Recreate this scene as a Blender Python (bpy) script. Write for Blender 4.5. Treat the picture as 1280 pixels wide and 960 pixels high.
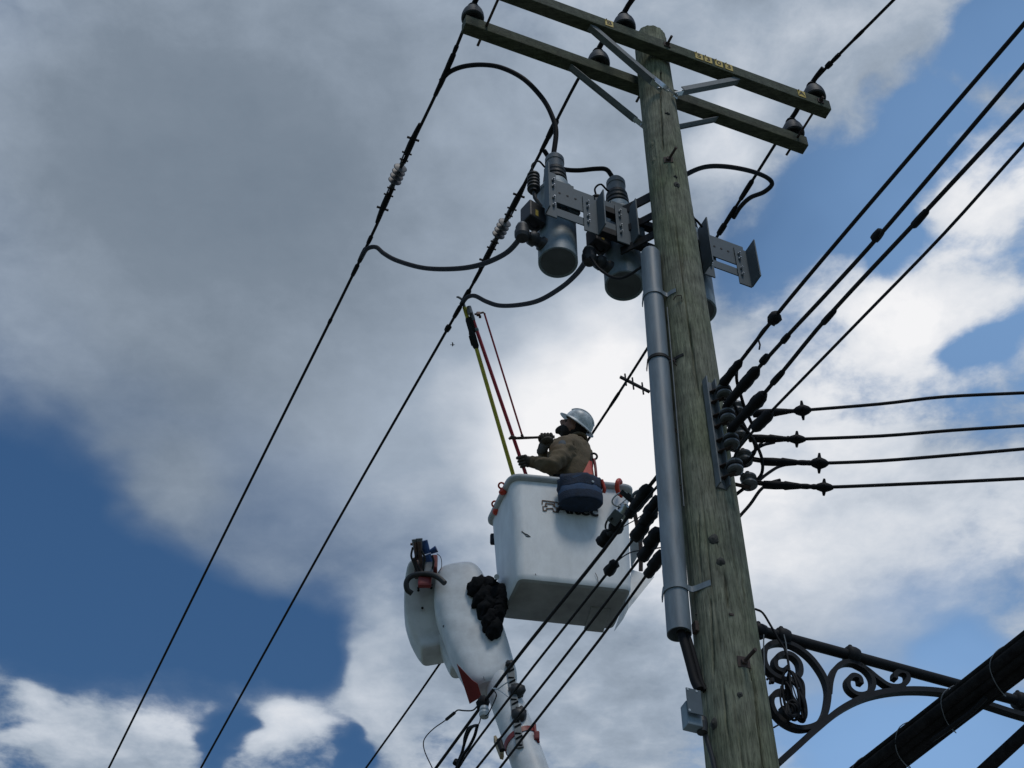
import bpy, bmesh, math, random
import numpy as np
from mathutils import Vector, Matrix, Quaternion, noise as mnoise
R = math.radians
random.seed(7)
for o in list(bpy.data.objects): bpy.data.objects.remove(o)
scene = bpy.context.scene
COL = scene.collection

# ------------------------------------------------------------------ camera
FPX, PITCH = 1920.0, R(47)
EYE = Vector((0, 0, 1.6))
cam_d = bpy.data.cameras.new('camera'); cam = bpy.data.objects.new('camera', cam_d); COL.objects.link(cam)
cam.location = EYE; cam.rotation_euler = (R(90) + PITCH, 0, 0)
cam_d.sensor_width = 36; cam_d.lens = FPX / 1280 * 36; cam_d.clip_start = .05; cam_d.clip_end = 9000
scene.camera = cam
scene.view_settings.view_transform = 'Standard'; scene.view_settings.look = 'None'
scene.view_settings.exposure = 0.0; scene.view_settings.gamma = 1
scene.view_settings.use_curve_mapping = False

def ray(u, v):
    x, y = (u - 640) / FPX, (480 - v) / FPX
    return Vector((x, math.cos(PITCH) - y * math.sin(PITCH), math.sin(PITCH) + y * math.cos(PITCH)))

# ------------------------------------------------------------------ sky and sun
SUN_EL, SUN_AZ = R(60), R(158)          # azimuth clockwise from +Y (straight ahead)
world = bpy.data.worlds.new('World'); scene.world = world; world.use_nodes = True
NT = world.node_tree; NT.nodes.clear(); N = NT.nodes; L = NT.links
def nd(t, **k):
    n = N.new(t)
    for a, b in k.items(): setattr(n, a, b)
    return n
def mth(op, a, b=None, clamp=False):
    n = nd('ShaderNodeMath', operation=op, use_clamp=clamp)
    for i, x in enumerate((a, b)):
        if x is None: continue
        if hasattr(x, 'links'): L.new(x, n.inputs[i])
        else: n.inputs[i].default_value = x
    return n.outputs[0]
def vm(op, a, b=None, scale=None):
    n = nd('ShaderNodeVectorMath', operation=op)
    for i, x in enumerate((a, b)):
        if x is None: continue
        if hasattr(x, 'links'): L.new(x, n.inputs[i])
        else: n.inputs[i].default_value = x
    if scale is not None:
        if hasattr(scale, 'links'): L.new(scale, n.inputs['Scale'])
        else: n.inputs['Scale'].default_value = scale
    return n.outputs[1] if op in ('LENGTH', 'DISTANCE', 'DOT_PRODUCT') else n.outputs[0]
def mrange(x, a, b, c, d, smooth=True):
    n = nd('ShaderNodeMapRange', interpolation_type='SMOOTHSTEP' if smooth else 'LINEAR', clamp=True)
    L.new(x, n.inputs[0])
    for i, q in enumerate((a, b, c, d)): n.inputs[1 + i].default_value = q
    return n.outputs[0]
def nz(vec, scale, detail=6, rough=.55, dist=0):
    n = nd('ShaderNodeTexNoise', noise_dimensions='3D'); L.new(vec, n.inputs['Vector'])
    n.inputs['Scale'].default_value = scale; n.inputs['Detail'].default_value = detail
    n.inputs['Roughness'].default_value = rough; n.inputs['Distortion'].default_value = dist
    return n
sky = nd('ShaderNodeTexSky', sky_type='NISHITA'); sky.sun_disc = False
sky.sun_elevation = SUN_EL; sky.sun_rotation = SUN_AZ; sky.air_density = 1.0; sky.dust_density = .15; sky.ozone_density = 1.0
bg_sky = nd('ShaderNodeBackground'); tint = nd('ShaderNodeMix', data_type='RGBA', blend_type='MULTIPLY'); tint.inputs[0].default_value = 1; L.new(sky.outputs[0], tint.inputs[6]); tint.inputs[7].default_value = (.50, .78, .97, 1)
bg_sky.inputs[1].default_value = .088
tc = nd('ShaderNodeTexCoord')
sep = nd('ShaderNodeSeparateXYZ'); L.new(tc.outputs['Generated'], sep.inputs[0])
zc = mth('MAXIMUM', sep.outputs[2], .06)
cmb = nd('ShaderNodeCombineXYZ')
L.new(mth('DIVIDE', sep.outputs[0], zc), cmb.inputs[0]); L.new(mth('DIVIDE', sep.outputs[1], zc), cmb.inputs[1])
Q = cmb.outputs[0]                                      # place on a flat cloud layer, in units of its height
warp = nz(Q, 5.0, 3, .6)
Qw = vm('ADD', Q, vm('SCALE', vm('SUBTRACT', warp.outputs['Color'], (.5, .5, .5)), scale=.16))
def qp(u, v):
    r = ray(u, v); return Vector((r.x / r.z, r.y / r.z, 0))
def lobe(u, v, ru, rv, w):                              # a cloud bank or a gap with its centre and extent on that layer
    c = qp(u, v); rx = (qp(u + ru, v) - c).length; ry = (qp(u, v + rv) - qp(u, v - rv)).length / 2
    dd = vm('DIVIDE', vm('SUBTRACT', Qw, tuple(c)), (rx, ry, 1.0))
    return mrange(vm('LENGTH', vm('MULTIPLY', dd, (1, 1, 0))), .1, 1.15, w, 0)
def total(base, lst):
    s = base
    for t in lst: s = mth('ADD', s, lobe(*t))
    return s
big = nz(vm('ADD', Q, (3.1, 1.7, .3)), 3.2, 3, .5)
Qs = vm('ADD', Q, vm('SCALE', vm('SUBTRACT', warp.outputs['Color'], (.5, .5, .5)), scale=.05))
fine = nz(vm('ADD', Qs, (7.3, 2.2, 1.1)), 11.0, 7, .6)
wisp = nz(vm('ADD', Qs, (1.3, 5.2, 2.1)), 36.0, 4, .62)
cov0 = mth('ADD', mth('MULTIPLY', mth('SUBTRACT', big.outputs[0], .5), .7), mth('MULTIPLY', mth('SUBTRACT', fine.outputs[0], .5), 1.15))
cov0 = mth('ADD', cov0, mth('MULTIPLY', mth('SUBTRACT', wisp.outputs[0], .5), .30))
COVER = [(330, 260, 470, 420, .75), (700, 500, 330, 330, .6), (1130, 430, 150, 120, .42), (1220, 260, 90, 70, .3), (950, 60, 190, 130, .6), (770, 150, 150, 140, .45), (210, 610, 110, 70, .35), (1090, 85, 100, 105, .5), (900, 180, 110, 60, .35),
         (1000, 640, 330, 130, .55), (135, 928, 150, 52, .60), (48, 862, 45, 28, .42), (345, 905, 85, 52, .5), (480, 870, 70, 130, .55), (700, 850, 260, 160, .45), (960, 780, 190, 70, .3),
         (0, 660, 190, 170, -1.0), (150, 770, 220, 100, -1.1), (350, 800, 125, 80, -1.0), (268, 915, 34, 60, -.75), (40, 905, 60, 16, -.3), (430, 930, 24, 40, -.5),
         (1260, 30, 85, 60, -.7), (1200, 130, 60, 40, -.3), (1050, 270, 125, 85, -.85), (950, 330, 80, 80, -.6), (1160, 180, 70, 60, -.45), (1230, 440, 65, 40, -.5), (1120, 330, 60, 50, -.3),
         (1195, 820, 75, 48, -.6), (1120, 930, 230, 80, -.75), (880, 300, 50, 70, -.25)]
soft = mth('MAXIMUM', lobe(300, 460, 720, 640, .95), lobe(1080, 830, 300, 220, .8))
cov0 = mth('MULTIPLY', cov0, mth('SUBTRACT', 1.0, soft))
cov = total(mth('ADD', cov0, .12), COVER)
alpha = mth('ADD', mth('MULTIPLY', mrange(cov, -.06, .36, 0, 1), mth('SUBTRACT', 1.0, soft)), mth('MULTIPLY', mrange(cov, -.38, .62, 0, 1), soft))
BRI = [(1100, 690, 340, 160, .33), (560, 520, 170, 170, .05), (280, 270, 400, 380, -.24), (130, 560, 260, 160, -.14), (330, 690, 200, 90, -.16), (20, 40, 160, 130, .10), 
       (750, 540, 200, 190, .62), (870, 650, 150, 150, .38), (1120, 430, 210, 150, .54), (1240, 240, 110, 110, .5), (890, 170, 90, 80, .36), (640, 660, 120, 160, .16), (980, 560, 160, 90, .25),
       (1000, 60, 180, 110, .04), (130, 925, 170, 50, .10), (205, 885, 80, 40, .26), (50, 862, 50, 34, .2), (350, 900, 100, 55, .30), (480, 860, 70, 90, .16), (760, 400, 110, 110, .18), (500, 960, 300, 80, .10)]
bri = total(mth('ADD', mth('MULTIPLY', mth('SUBTRACT', fine.outputs[0], .5), mth('SUBTRACT', .80, mth('MULTIPLY', soft, .75))), .42), BRI)
bri = mth('ADD', bri, mth('MULTIPLY', mth('SUBTRACT', big.outputs[0], .5), .25))
bri = mth('ADD', bri, mth('MULTIPLY', mth('SUBTRACT', wisp.outputs[0], .5), .10))
ramp = nd('ShaderNodeValToRGB'); L.new(bri, ramp.inputs[0])
def lin(c): return tuple(((x / 255 + .055) / 1.055) ** 2.4 if x > 10 else x / 255 / 12.92 for x in c) + (1,)
els = ramp.color_ramp.elements; els[0].position = 0; els[0].color = lin((106, 120, 136)); els[1].position = 1; els[1].color = lin((244, 244, 246))
for p, c in ((.22, (124, 137, 152)), (.45, (158, 171, 187)), (.7, (204, 211, 221))):
    e = els.new(p); e.color = lin(c)
veil = mth('MAXIMUM', lobe(1330, 330, 620, 620, .55), lobe(1120, 960, 560, 330, .74))      # thin pale haze in the clear sky on that side
hz = nd('ShaderNodeMix', data_type='RGBA'); L.new(veil, hz.inputs[0]); L.new(tint.outputs[2], hz.inputs[6]); hz.inputs[7].default_value = (3.2, 5.5, 9.2, 1); L.new(hz.outputs[2], bg_sky.inputs[0])
bg_cl = nd('ShaderNodeBackground'); L.new(ramp.outputs[0], bg_cl.inputs[0]); bg_cl.inputs[1].default_value = 1.0
mix = nd('ShaderNodeMixShader'); L.new(alpha, mix.inputs[0]); L.new(bg_sky.outputs[0], mix.inputs[1]); L.new(bg_cl.outputs[0], mix.inputs[2])
world.cycles.sampling_method = 'MANUAL'; world.cycles.sample_map_resolution = 256
scene.cycles.max_bounces = 5; scene.cycles.diffuse_bounces = 3; scene.cycles.glossy_bounces = 2
wo = nd('ShaderNodeOutputWorld'); L.new(mix.outputs[0], wo.inputs[0])

sd = bpy.data.lights.new('sun', 'SUN'); sd.energy = 1.05; sd.angle = R(14); sd.color = (1, .95, .88)
sun = bpy.data.objects.new('sun', sd); COL.objects.link(sun)
to_sun = Vector((math.sin(SUN_AZ) * math.cos(SUN_EL), math.cos(SUN_AZ) * math.cos(SUN_EL), math.sin(SUN_EL)))
sun.rotation_euler = to_sun.to_track_quat('Z', 'Y').to_euler(); sun.location = to_sun * 60

# ------------------------------------------------------------------ pixel -> place helpers
V = Vector; UP = V((0, 0, 1))
POLE = V((1.041, 6.0, 0))
AZ = R(-24); DV = V((math.sin(AZ), math.cos(AZ), 0)); AV = V((math.cos(AZ), -math.sin(AZ), 0))   # along the street / across it
AZA = R(-22); ED = V((math.sin(AZA), math.cos(AZA), 0)); EA = V((math.cos(AZA), -math.sin(AZA), 0))  # crossarm frame
def onp(u, v, p, n): r = ray(u, v); return EYE + r * ((p - EYE).dot(n) / r.dot(n))
def FR(u, v, off): return onp(u, v, POLE + DV * off, DV)          # upright plane across the street, off metres past the pole axis
def LN(u, v, al): return onp(u, v, POLE + AV * al, AV)            # upright plane along the street
def ZP(u, v, z): r = ray(u, v); return EYE + r * ((z - EYE.z) / r.z)
def DP(u, v, d): return EYE + ray(u, v) * d
def depth(p): q = p - EYE; return q.y * math.cos(PITCH) + q.z * math.sin(PITCH)
def sz(u, v, off): p = FR(u, v, off); return (p - POLE).dot(AV), p.z
def prad(z): return .12 + (11.8 - z) * .0069
def psurf(u, v):                                                   # point on the pole's skin
    r = ray(u, v); best = None
    for i in range(4000):
        t = 5 + i * .002; p = EYE + r * t
        if (V((p.x, p.y, 0)) - POLE).length <= prad(p.z): return p
    return EYE + r * 8
def smooth(pts, k=6):
    out = []; n = len(pts); P = [V(p) for p in pts]
    for i in range(n - 1):
        p0 = P[i - 1] if i else P[0] * 2 - P[1]; p1, p2 = P[i], P[i + 1]
        p3 = P[i + 2] if i + 2 < n else P[-1] * 2 - P[-2]
        for j in range(k):
            t = j / k
            out.append(.5 * ((2 * p1) + (p2 - p0) * t + (2 * p0 - 5 * p1 + 4 * p2 - p3) * t * t + (3 * p1 - p0 - 3 * p2 + p3) * t ** 3))
    out.append(P[-1].copy()); return out
def run(pix, d0, d1, k=6):                                         # a slack cable between two places at known distances
    ls = [0]
    for (a, b), (c, e) in zip(pix, pix[1:]): ls.append(ls[-1] + math.hypot(c - a, e - b))
    return smooth([DP(u, v, d0 + (d1 - d0) * l / ls[-1]) for (u, v), l in zip(pix, ls)], k)

# ------------------------------------------------------------------ mesh helpers
ORG = {}
class MB:
    def __init__(s): s.v = []; s.f = []; s.s = []
    def add(s, vs, fs, sm=False):
        b = len(s.v); s.v += [tuple(x) for x in vs]
        for f in fs: s.f.append(tuple(b + i for i in f)); s.s.append(sm)
        return s
    def box(s, c, sx, sy, sz_, ax=None):
        X, Y, Z = ax or (V((1, 0, 0)), V((0, 1, 0)), UP); c = V(c)
        vs = [c + X * (i * sx / 2) + Y * (j * sy / 2) + Z * (k * sz_ / 2) for k in (-1, 1) for j in (-1, 1) for i in (-1, 1)]
        return s.add(vs, [(0, 2, 3, 1), (4, 5, 7, 6), (0, 1, 5, 4), (2, 6, 7, 3), (0, 4, 6, 2), (1, 3, 7, 5)])
    def cbox(s, c, sx, sy, sz_, ax=None, b=.01):                   # box with chamfered edges
        X, Y, Z = ax or (V((1, 0, 0)), V((0, 1, 0)), UP); c = V(c)
        bm = bmesh.new(); bmesh.ops.create_cube(bm, size=1)
        for q in bm.verts: q.co = V((q.co.x * sx, q.co.y * sy, q.co.z * sz_))
        bmesh.ops.bevel(bm, geom=bm.edges[:], offset=b, segments=2, affect='EDGES', profile=.6)
        bm.verts.index_update()
        vs = [c + X * q.co.x + Y * q.co.y + Z * q.co.z for q in bm.verts]
        fs = [tuple(q.index for q in f.verts) for f in bm.faces]; bm.free()
        return s.add(vs, fs)
    def beam(s, p0, p1, w, h, up=UP, b=0):
        p0, p1 = V(p0), V(p1); X = (p1 - p0); l = X.length; X.normalize()
        Y = up.cross(X).normalized(); Z = X.cross(Y)
        return s.cbox((p0 + p1) / 2, l, w, h, (X, Y, Z), b) if b else s.box((p0 + p1) / 2, l, w, h, (X, Y, Z))
    def tube(s, pts, r, n=8, caps=True):
        P = [V(p) for p in pts]; m = len(P); rr = r if isinstance(r, (list, tuple)) else [r] * m
        T = [(P[min(i + 1, m - 1)] - P[max(i - 1, 0)]).normalized() for i in range(m)]
        nn = T[0].orthogonal().normalized(); rings = []
        for i in range(m):
            nn = (nn - T[i] * nn.dot(T[i])).normalized(); b = T[i].cross(nn)
            rings.append([P[i] + (nn * math.cos(2 * math.pi * k / n) + b * math.sin(2 * math.pi * k / n)) * rr[i] for k in range(n)])
        s.add([p for g in rings for p in g], [(i * n + k, i * n + (k + 1) % n, (i + 1) * n + (k + 1) % n, (i + 1) * n + k) for i in range(m - 1) for k in range(n)], True)
        if caps:
            s.add(rings[0], [tuple(range(n))[::-1]]); s.add(rings[-1], [tuple(range(n))])
        return s
    def cyl(s, p0, p1, r0, r1=None, n=16, caps=True): return s.tube([p0, p1], [r0, r0 if r1 is None else r1], n, caps)
    def lathe(s, prof, org, axis=UP, n=24, ang=40):                # sharp rings where the profile turns by more than ang
        axis = V(axis).normalized(); X = axis.orthogonal().normalized(); Y = axis.cross(X); org = V(org)
        for i in range(len(prof) - 1):
            (r0, h0), (r1, h1) = prof[i], prof[i + 1]
            ring = lambda r, h: [org + axis * h + (X * math.cos(2 * math.pi * k / n) + Y * math.sin(2 * math.pi * k / n)) * max(r, 1e-4) for k in range(n)]
            s.add(ring(r0, h0) + ring(r1, h1), [(k, (k + 1) % n, n + (k + 1) % n, n + k) for k in range(n)], True)
        return s
    def prism(s, poly, th):                                        # flat outline with thickness vector th
        P = [V(p) for p in poly]; n = len(P); th = V(th)
        s.add(P + [p + th for p in P], [tuple(range(n))[::-1], tuple(range(n, 2 * n))] + [(k, (k + 1) % n, n + (k + 1) % n, n + k) for k in range(n)]); return s
    def ell(s, c, rx, ry, rz, ax=None, nu=16, nv=10, lump=0, seed=0):
        X, Y, Z = ax or (V((1, 0, 0)), V((0, 1, 0)), UP); c = V(c); vs = []; fs = []
        for j in range(nv + 1):
            t = math.pi * j / nv
            for i in range(nu):
                p = 2 * math.pi * i / nu; q = V((math.sin(t) * math.cos(p), math.sin(t) * math.sin(p), math.cos(t)))
                k = 1 + lump * mnoise.noise(q * 2.2 + V((seed, 0, 0)))
                vs.append(c + (X * q.x * rx + Y * q.y * ry + Z * q.z * rz) * k)
        for j in range(nv):
            for i in range(nu): fs.append((j * nu + i, (j + 1) * nu + i, (j + 1) * nu + (i + 1) % nu, j * nu + (i + 1) % nu))
        return s.add(vs, fs, True)
    def ribbon(s, pts, nrm, th, w):                                # flat bar bent in a plane
        P = [V(p) for p in pts]; m = len(P); nrm = V(nrm).normalized(); rings = []
        for i in range(m):
            T = (P[min(i + 1, m - 1)] - P[max(i - 1, 0)]).normalized(); B = nrm.cross(T).normalized()
            rings.append([P[i] + B * (x * th / 2) + nrm * (y * w / 2) for x, y in ((-1, -1), (1, -1), (1, 1), (-1, 1))])
        for k in range(4):
            s.add([q for g in rings for q in (g[k], g[(k + 1) % 4])], [(2 * i, 2 * i + 1, 2 * i + 3, 2 * i + 2) for i in range(m - 1)], True)
        s.add(rings[0], [(3, 2, 1, 0)]); s.add(rings[-1], [(0, 1, 2, 3)]); return s
    def loft(s, rings, caps=True):
        n = len(rings[0]); m = len(rings)
        s.add([p for g in rings for p in g], [(i * n + k, i * n + (k + 1) % n, (i + 1) * n + (k + 1) % n, (i + 1) * n + k) for i in range(m - 1) for k in range(n)], True)
        if caps: s.add(rings[0], [tuple(range(n))[::-1]]); s.add(rings[-1], [tuple(range(n))])
        return s
    def build(s, name, mat, parent=None, org=None, label=None, cat=None, group=None, fix=True):
        me = bpy.data.meshes.new(name); o = bpy.data.objects.new(name, me); COL.objects.link(o)
        if parent is not None: org = ORG[parent.name]; o.parent = parent
        else:
            org = V(org) if org is not None else V(s.v[0]); o.location = org
        ORG[o.name] = org
        me.from_pydata([tuple(V(p) - org) for p in s.v], [], s.f)
        me.polygons.foreach_set('use_smooth', s.s); me.materials.append(mat)
        if fix:
            bm = bmesh.new(); bm.from_mesh(me); bmesh.ops.remove_doubles(bm, verts=bm.verts, dist=1e-6) if False else None
            bmesh.ops.recalc_face_normals(bm, faces=bm.faces); bm.to_mesh(me); bm.free()
        tag(o, label, cat, group); return o
def tag(o, label=None, cat=None, group=None, kind=None):
    for k, x in (('label', label), ('category', cat), ('group', group), ('kind', kind)):
        if x: o[k] = x
    return o
def thing(name, label, cat, loc, group=None):
    o = bpy.data.objects.new(name, None); COL.objects.link(o); o.location = loc; o.empty_display_size = .1
    ORG[o.name] = V(loc); return tag(o, label, cat, group)

# ------------------------------------------------------------------ materials
def pmat(name, col, rough=.6, metal=0, var=.25, vs=6, bump=.15, bs=80, col2=None, stretch=None, spec=.5, bdist=.002):
    m = bpy.data.materials.new(name); m.use_nodes = True; t = m.node_tree; n = t.nodes; l = t.links; b = n['Principled BSDF']
    b.inputs['Roughness'].default_value = rough; b.inputs['Metallic'].default_value = metal; b.inputs['Specular IOR Level'].default_value = spec
    tcn = n.new('ShaderNodeTexCoord'); mp = n.new('ShaderNodeMapping'); l.new(tcn.outputs['Object'], mp.inputs[0])
    if stretch: mp.inputs['Scale'].default_value = stretch
    no = n.new('ShaderNodeTexNoise'); no.inputs['Scale'].default_value = vs; no.inputs['Detail'].default_value = 7; no.inputs['Roughness'].default_value = .65; l.new(mp.outputs[0], no.inputs['Vector'])
    rp = n.new('ShaderNodeValToRGB'); l.new(no.outputs[0], rp.inputs[0]); e = rp.color_ramp.elements
    c2 = col2 or tuple(c * (1 - var) for c in col); e[0].position = .32; e[0].color = (*c2, 1); e[1].position = .66; e[1].color = (*[min(1, c * (1 + var * .4)) for c in col], 1)
    l.new(rp.outputs[0], b.inputs['Base Color'])
    rr = n.new('ShaderNodeMapRange'); l.new(no.outputs[0], rr.inputs[0]); rr.inputs[3].default_value = max(0, rough - .12); rr.inputs[4].default_value = min(1, rough + .12); l.new(rr.outputs[0], b.inputs['Roughness'])
    if bump:
        n2 = n.new('ShaderNodeTexNoise'); n2.inputs['Scale'].default_value = bs; n2.inputs['Detail'].default_value = 4; l.new(mp.outputs[0], n2.inputs['Vector'])
        bp = n.new('ShaderNodeBump'); bp.inputs['Strength'].default_value = bump; bp.inputs['Distance'].default_value = bdist; l.new(n2.outputs[0], bp.inputs['Height']); l.new(bp.outputs[0], b.inputs['Normal'])
    return m
def woodmat(name, c1, c2, c3, st, sc=9, green=None):
    m = bpy.data.materials.new(name); m.use_nodes = True; t = m.node_tree; n = t.nodes; l = t.links; b = n['Principled BSDF']
    b.inputs['Roughness'].default_value = .85; b.inputs['Specular IOR Level'].default_value = .25
    tcn = n.new('ShaderNodeTexCoord'); mp = n.new('ShaderNodeMapping'); l.new(tcn.outputs['Object'], mp.inputs[0]); mp.inputs['Scale'].default_value = st
    g = n.new('ShaderNodeTexNoise'); g.inputs['Scale'].default_value = sc; g.inputs['Detail'].default_value = 9; g.inputs['Roughness'].default_value = .7; g.inputs['Distortion'].default_value = .4; l.new(mp.outputs[0], g.inputs['Vector'])
    rp = n.new('ShaderNodeValToRGB'); l.new(g.outputs[0], rp.inputs[0]); e = rp.color_ramp.elements
    e[0].position = .30; e[0].color = (*c1, 1); e[1].position = .72; e[1].color = (*c3, 1); k = e.new(.5); k.color = (*c2, 1)
    big_ = n.new('ShaderNodeTexNoise'); big_.inputs['Scale'].default_value = 1.6; big_.inputs['Detail'].default_value = 5; big_.inputs['Roughness'].default_value = .6; l.new(tcn.outputs['Object'], big_.inputs['Vector'])
    r2 = n.new('ShaderNodeMapRange'); l.new(big_.outputs[0], r2.inputs[0]); r2.inputs[1].default_value = .4; r2.inputs[2].default_value = .66; r2.inputs[3].default_value = 0; r2.inputs[4].default_value = .75
    mx = n.new('ShaderNodeMix'); mx.data_type = 'RGBA'; mx.blend_type = 'MULTIPLY'; l.new(r2.outputs[0], mx.inputs[0]); l.new(rp.outputs[0], mx.inputs[6]); mx.inputs[7].default_value = (*(green or (.72, .84, .62)), 1)
    fs_ = n.new('ShaderNodeTexNoise'); fs_.inputs['Scale'].default_value = sc * 3.2; fs_.inputs['Detail'].default_value = 4; l.new(mp.outputs[0], fs_.inputs['Vector'])
    r3 = n.new('ShaderNodeMapRange'); l.new(fs_.outputs[0], r3.inputs[0]); r3.inputs[1].default_value = .36; r3.inputs[2].default_value = .45; r3.inputs[3].default_value = .55; r3.inputs[4].default_value = 1
    bl_ = n.new('ShaderNodeTexNoise'); bl_.inputs['Scale'].default_value = 11; bl_.inputs['Detail'].default_value = 6; l.new(tcn.outputs['Object'], bl_.inputs['Vector'])
    r4 = n.new('ShaderNodeMapRange'); l.new(bl_.outputs[0], r4.inputs[0]); r4.inputs[1].default_value = .3; r4.inputs[2].default_value = .7; r4.inputs[3].default_value = .72; r4.inputs[4].default_value = 1.22
    mm = n.new('ShaderNodeMath'); mm.operation = 'MULTIPLY'; l.new(r3.outputs[0], mm.inputs[0]); l.new(r4.outputs[0], mm.inputs[1])
    m5 = n.new('ShaderNodeMix'); m5.data_type = 'RGBA'; m5.blend_type = 'MULTIPLY'; m5.inputs[0].default_value = 1; l.new(mx.outputs[2], m5.inputs[6]); l.new(mm.outputs[0], m5.inputs[7])
    l.new(m5.outputs[2], b.inputs['Base Color'])
    bp = n.new('ShaderNodeBump'); bp.inputs['Strength'].default_value = .7; bp.inputs['Distance'].default_value = .004; l.new(g.outputs[0], bp.inputs['Height']); l.new(bp.outputs[0], b.inputs['Normal'])
    return m
M = {}
M['pole'] = woodmat('weathered pole wood', (.075, .076, .056), (.205, .205, .152), (.32, .312, .238), (9, 9, .55))
M['arm'] = woodmat('treated crossarm wood', (.048, .052, .040), (.095, .104, .080), (.15, .157, .12), (1.2, 9, 9), 7)
M['galv'] = pmat('galvanised steel', (.155, .175, .185), .6, .3, .3, 9, .1, 60)
M['zinc'] = pmat('bright zinc steel', (.55, .57, .58), .35, .85, .25, 20)
M['greyp'] = pmat('grey painted steel', (.21, .27, .31), .5, 0, .4, 9, .05, 40)
M['plate'] = pmat('blue grey steel plate', (.078, .108, .128), .6, .05, .22, 7, .05, 40)
M['tankb'] = pmat('dark tank bottom paint', (.10, .115, .125), .7, 0, .3)
M['pvc'] = pmat('grey plastic pipe', (.175, .215, .245), .5, 0, .34, 5, .1, 30, stretch=(4, 4, .6))
M['black'] = pmat('black cable jacket', (.012, .012, .014), .7, 0, .4, 14, .1, 90, spec=.2)
M['wire'] = pmat('weathered dark conductor', (.022, .021, .023), .7, .0, .4, 10, .2, 120, spec=.2)
M['rubber'] = pmat('dark rubber', (.022, .024, .027), .55, 0, .35, 12, .2, 50)
M['porc'] = pmat('dark grey porcelain', (.04, .045, .05), .6, 0, .3, 9, .03)
M['spool'] = pmat('grey glazed spool', (.115, .125, .13), .35, 0, .3, 9, .03)
M['shed'] = pmat('light grey polymer shed', (.12, .122, .13), .5, 0, .2)
M['collar'] = pmat('pale grey collar', (.42, .47, .5), .5, 0, .15)
M['cap'] = pmat('grey bushing cap', (.16, .175, .19), .55, 0, .25)
M['matte'] = pmat('matte weathered jacket', (.022, .022, .023), .95, 0, .45, 22, .6, 60, spec=.06, bdist=.004)
M['matteb'] = pmat('black cover cloth', (.010, .011, .013), .95, 0, .4, 20, .8, 40, spec=.1, bdist=.01)
M['iron'] = pmat('black wrought iron', (.014, .015, .017), .65, 0, .4, 12, .2, 60, spec=.25)
M['rust'] = pmat('rusty steel', (.085, .06, .052), .85, .2, .4, 30, .3, 100)
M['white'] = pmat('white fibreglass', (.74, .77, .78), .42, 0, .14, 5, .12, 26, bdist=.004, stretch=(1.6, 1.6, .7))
M['under'] = pmat('scuffed shade-grey bucket floor', (.36, .37, .37), .7, 0, .3, 4, .2, 40)  # underside shade put into the grey of a white floor; mottling stands for scuffs
M['whitep'] = pmat('white boom gelcoat', (.66, .69, .71), .5, 0, .28, 4, .05, 20)
M['lip'] = pmat('worn bucket lip', (.48, .50, .51), .6, 0, .3, 9)
M['red'] = pmat('red fibreglass', (.42, .03, .05), .4, 0, .25, 12)
M['redbox'] = pmat('dull red paint', (.22, .022, .02), .5, 0, .25, 10)
M['orange'] = pmat('orange plastic', (.58, .05, .02), .45, 0, .2, 20)
M['yellow'] = pmat('yellow fibreglass', (.50, .47, .06), .42, 0, .25, 12)
M['ytag'] = pmat('yellow tag', (.60, .43, .075), .55, 0, .35, 60)
M['ink'] = pmat('black ink', (.012, .012, .013), .7, 0, .3)
M['brownink'] = pmat('brown ink', (.13, .075, .05), .7, 0, .4, 40)
M['canvas'] = pmat('navy canvas', (.035, .075, .15), .85, 0, .35, 14, .6, 120, bdist=.004)
M['canvasd'] = pmat('dark canvas', (.016, .022, .036), .9, 0, .35, 14, .6, 120)
M['canvasb'] = pmat('deep navy canvas', (.018, .032, .062), .9, 0, .4, 18, .7, 90, bdist=.006)
M['shirt'] = pmat('tan work shirt', (.155, .115, .068), .9, 0, .3, 16, .5, 70, bdist=.006)
M['jean'] = pmat('dark work trousers', (.03, .035, .05), .9, 0, .3, 12, .4, 90)
M['glove'] = pmat('worn leather glove', (.06, .05, .038), .85, 0, .35, 30, .4, 90)
M['skin'] = pmat('tanned skin', (.30, .155, .105), .6, 0, .2, 30)
M['hair'] = pmat('dark hair', (.025, .02, .017), .9, 0, .3, 60, .6, 200)
M['hat'] = pmat('scuffed white helmet', (.66, .70, .70), .38, 0, .5, 16, .08, 30, col2=(.30, .33, .34))
M['blue'] = pmat('blue valve paint', (.03, .08, .23), .4, .2, .25, 20)
M['brown'] = pmat('copper brown fitting', (.13, .085, .07), .5, .4, .35, 25)
M['eye'] = pmat('eye', (.05, .04, .04), .3, 0, .2)
M['asphalt'] = pmat('asphalt', (.05, .05, .052), .9, 0, .3, 40, .5, 300)
M['paint'] = pmat('road paint', (.75, .75, .7), .7, 0, .3, 20)
M['concrete'] = pmat('concrete paving', (.33, .32, .30), .85, 0, .2, 4, .3, 120)
M['earth'] = pmat('dry grass ground', (.075, .09, .04), .95, 0, .4, .8, .3, 10)
M['tyre'] = pmat('tyre rubber', (.02, .02, .02), .8, 0, .3, 20)
M['glass'] = pmat('dark cab glass', (.02, .025, .03), .08, 0, .1)

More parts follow.
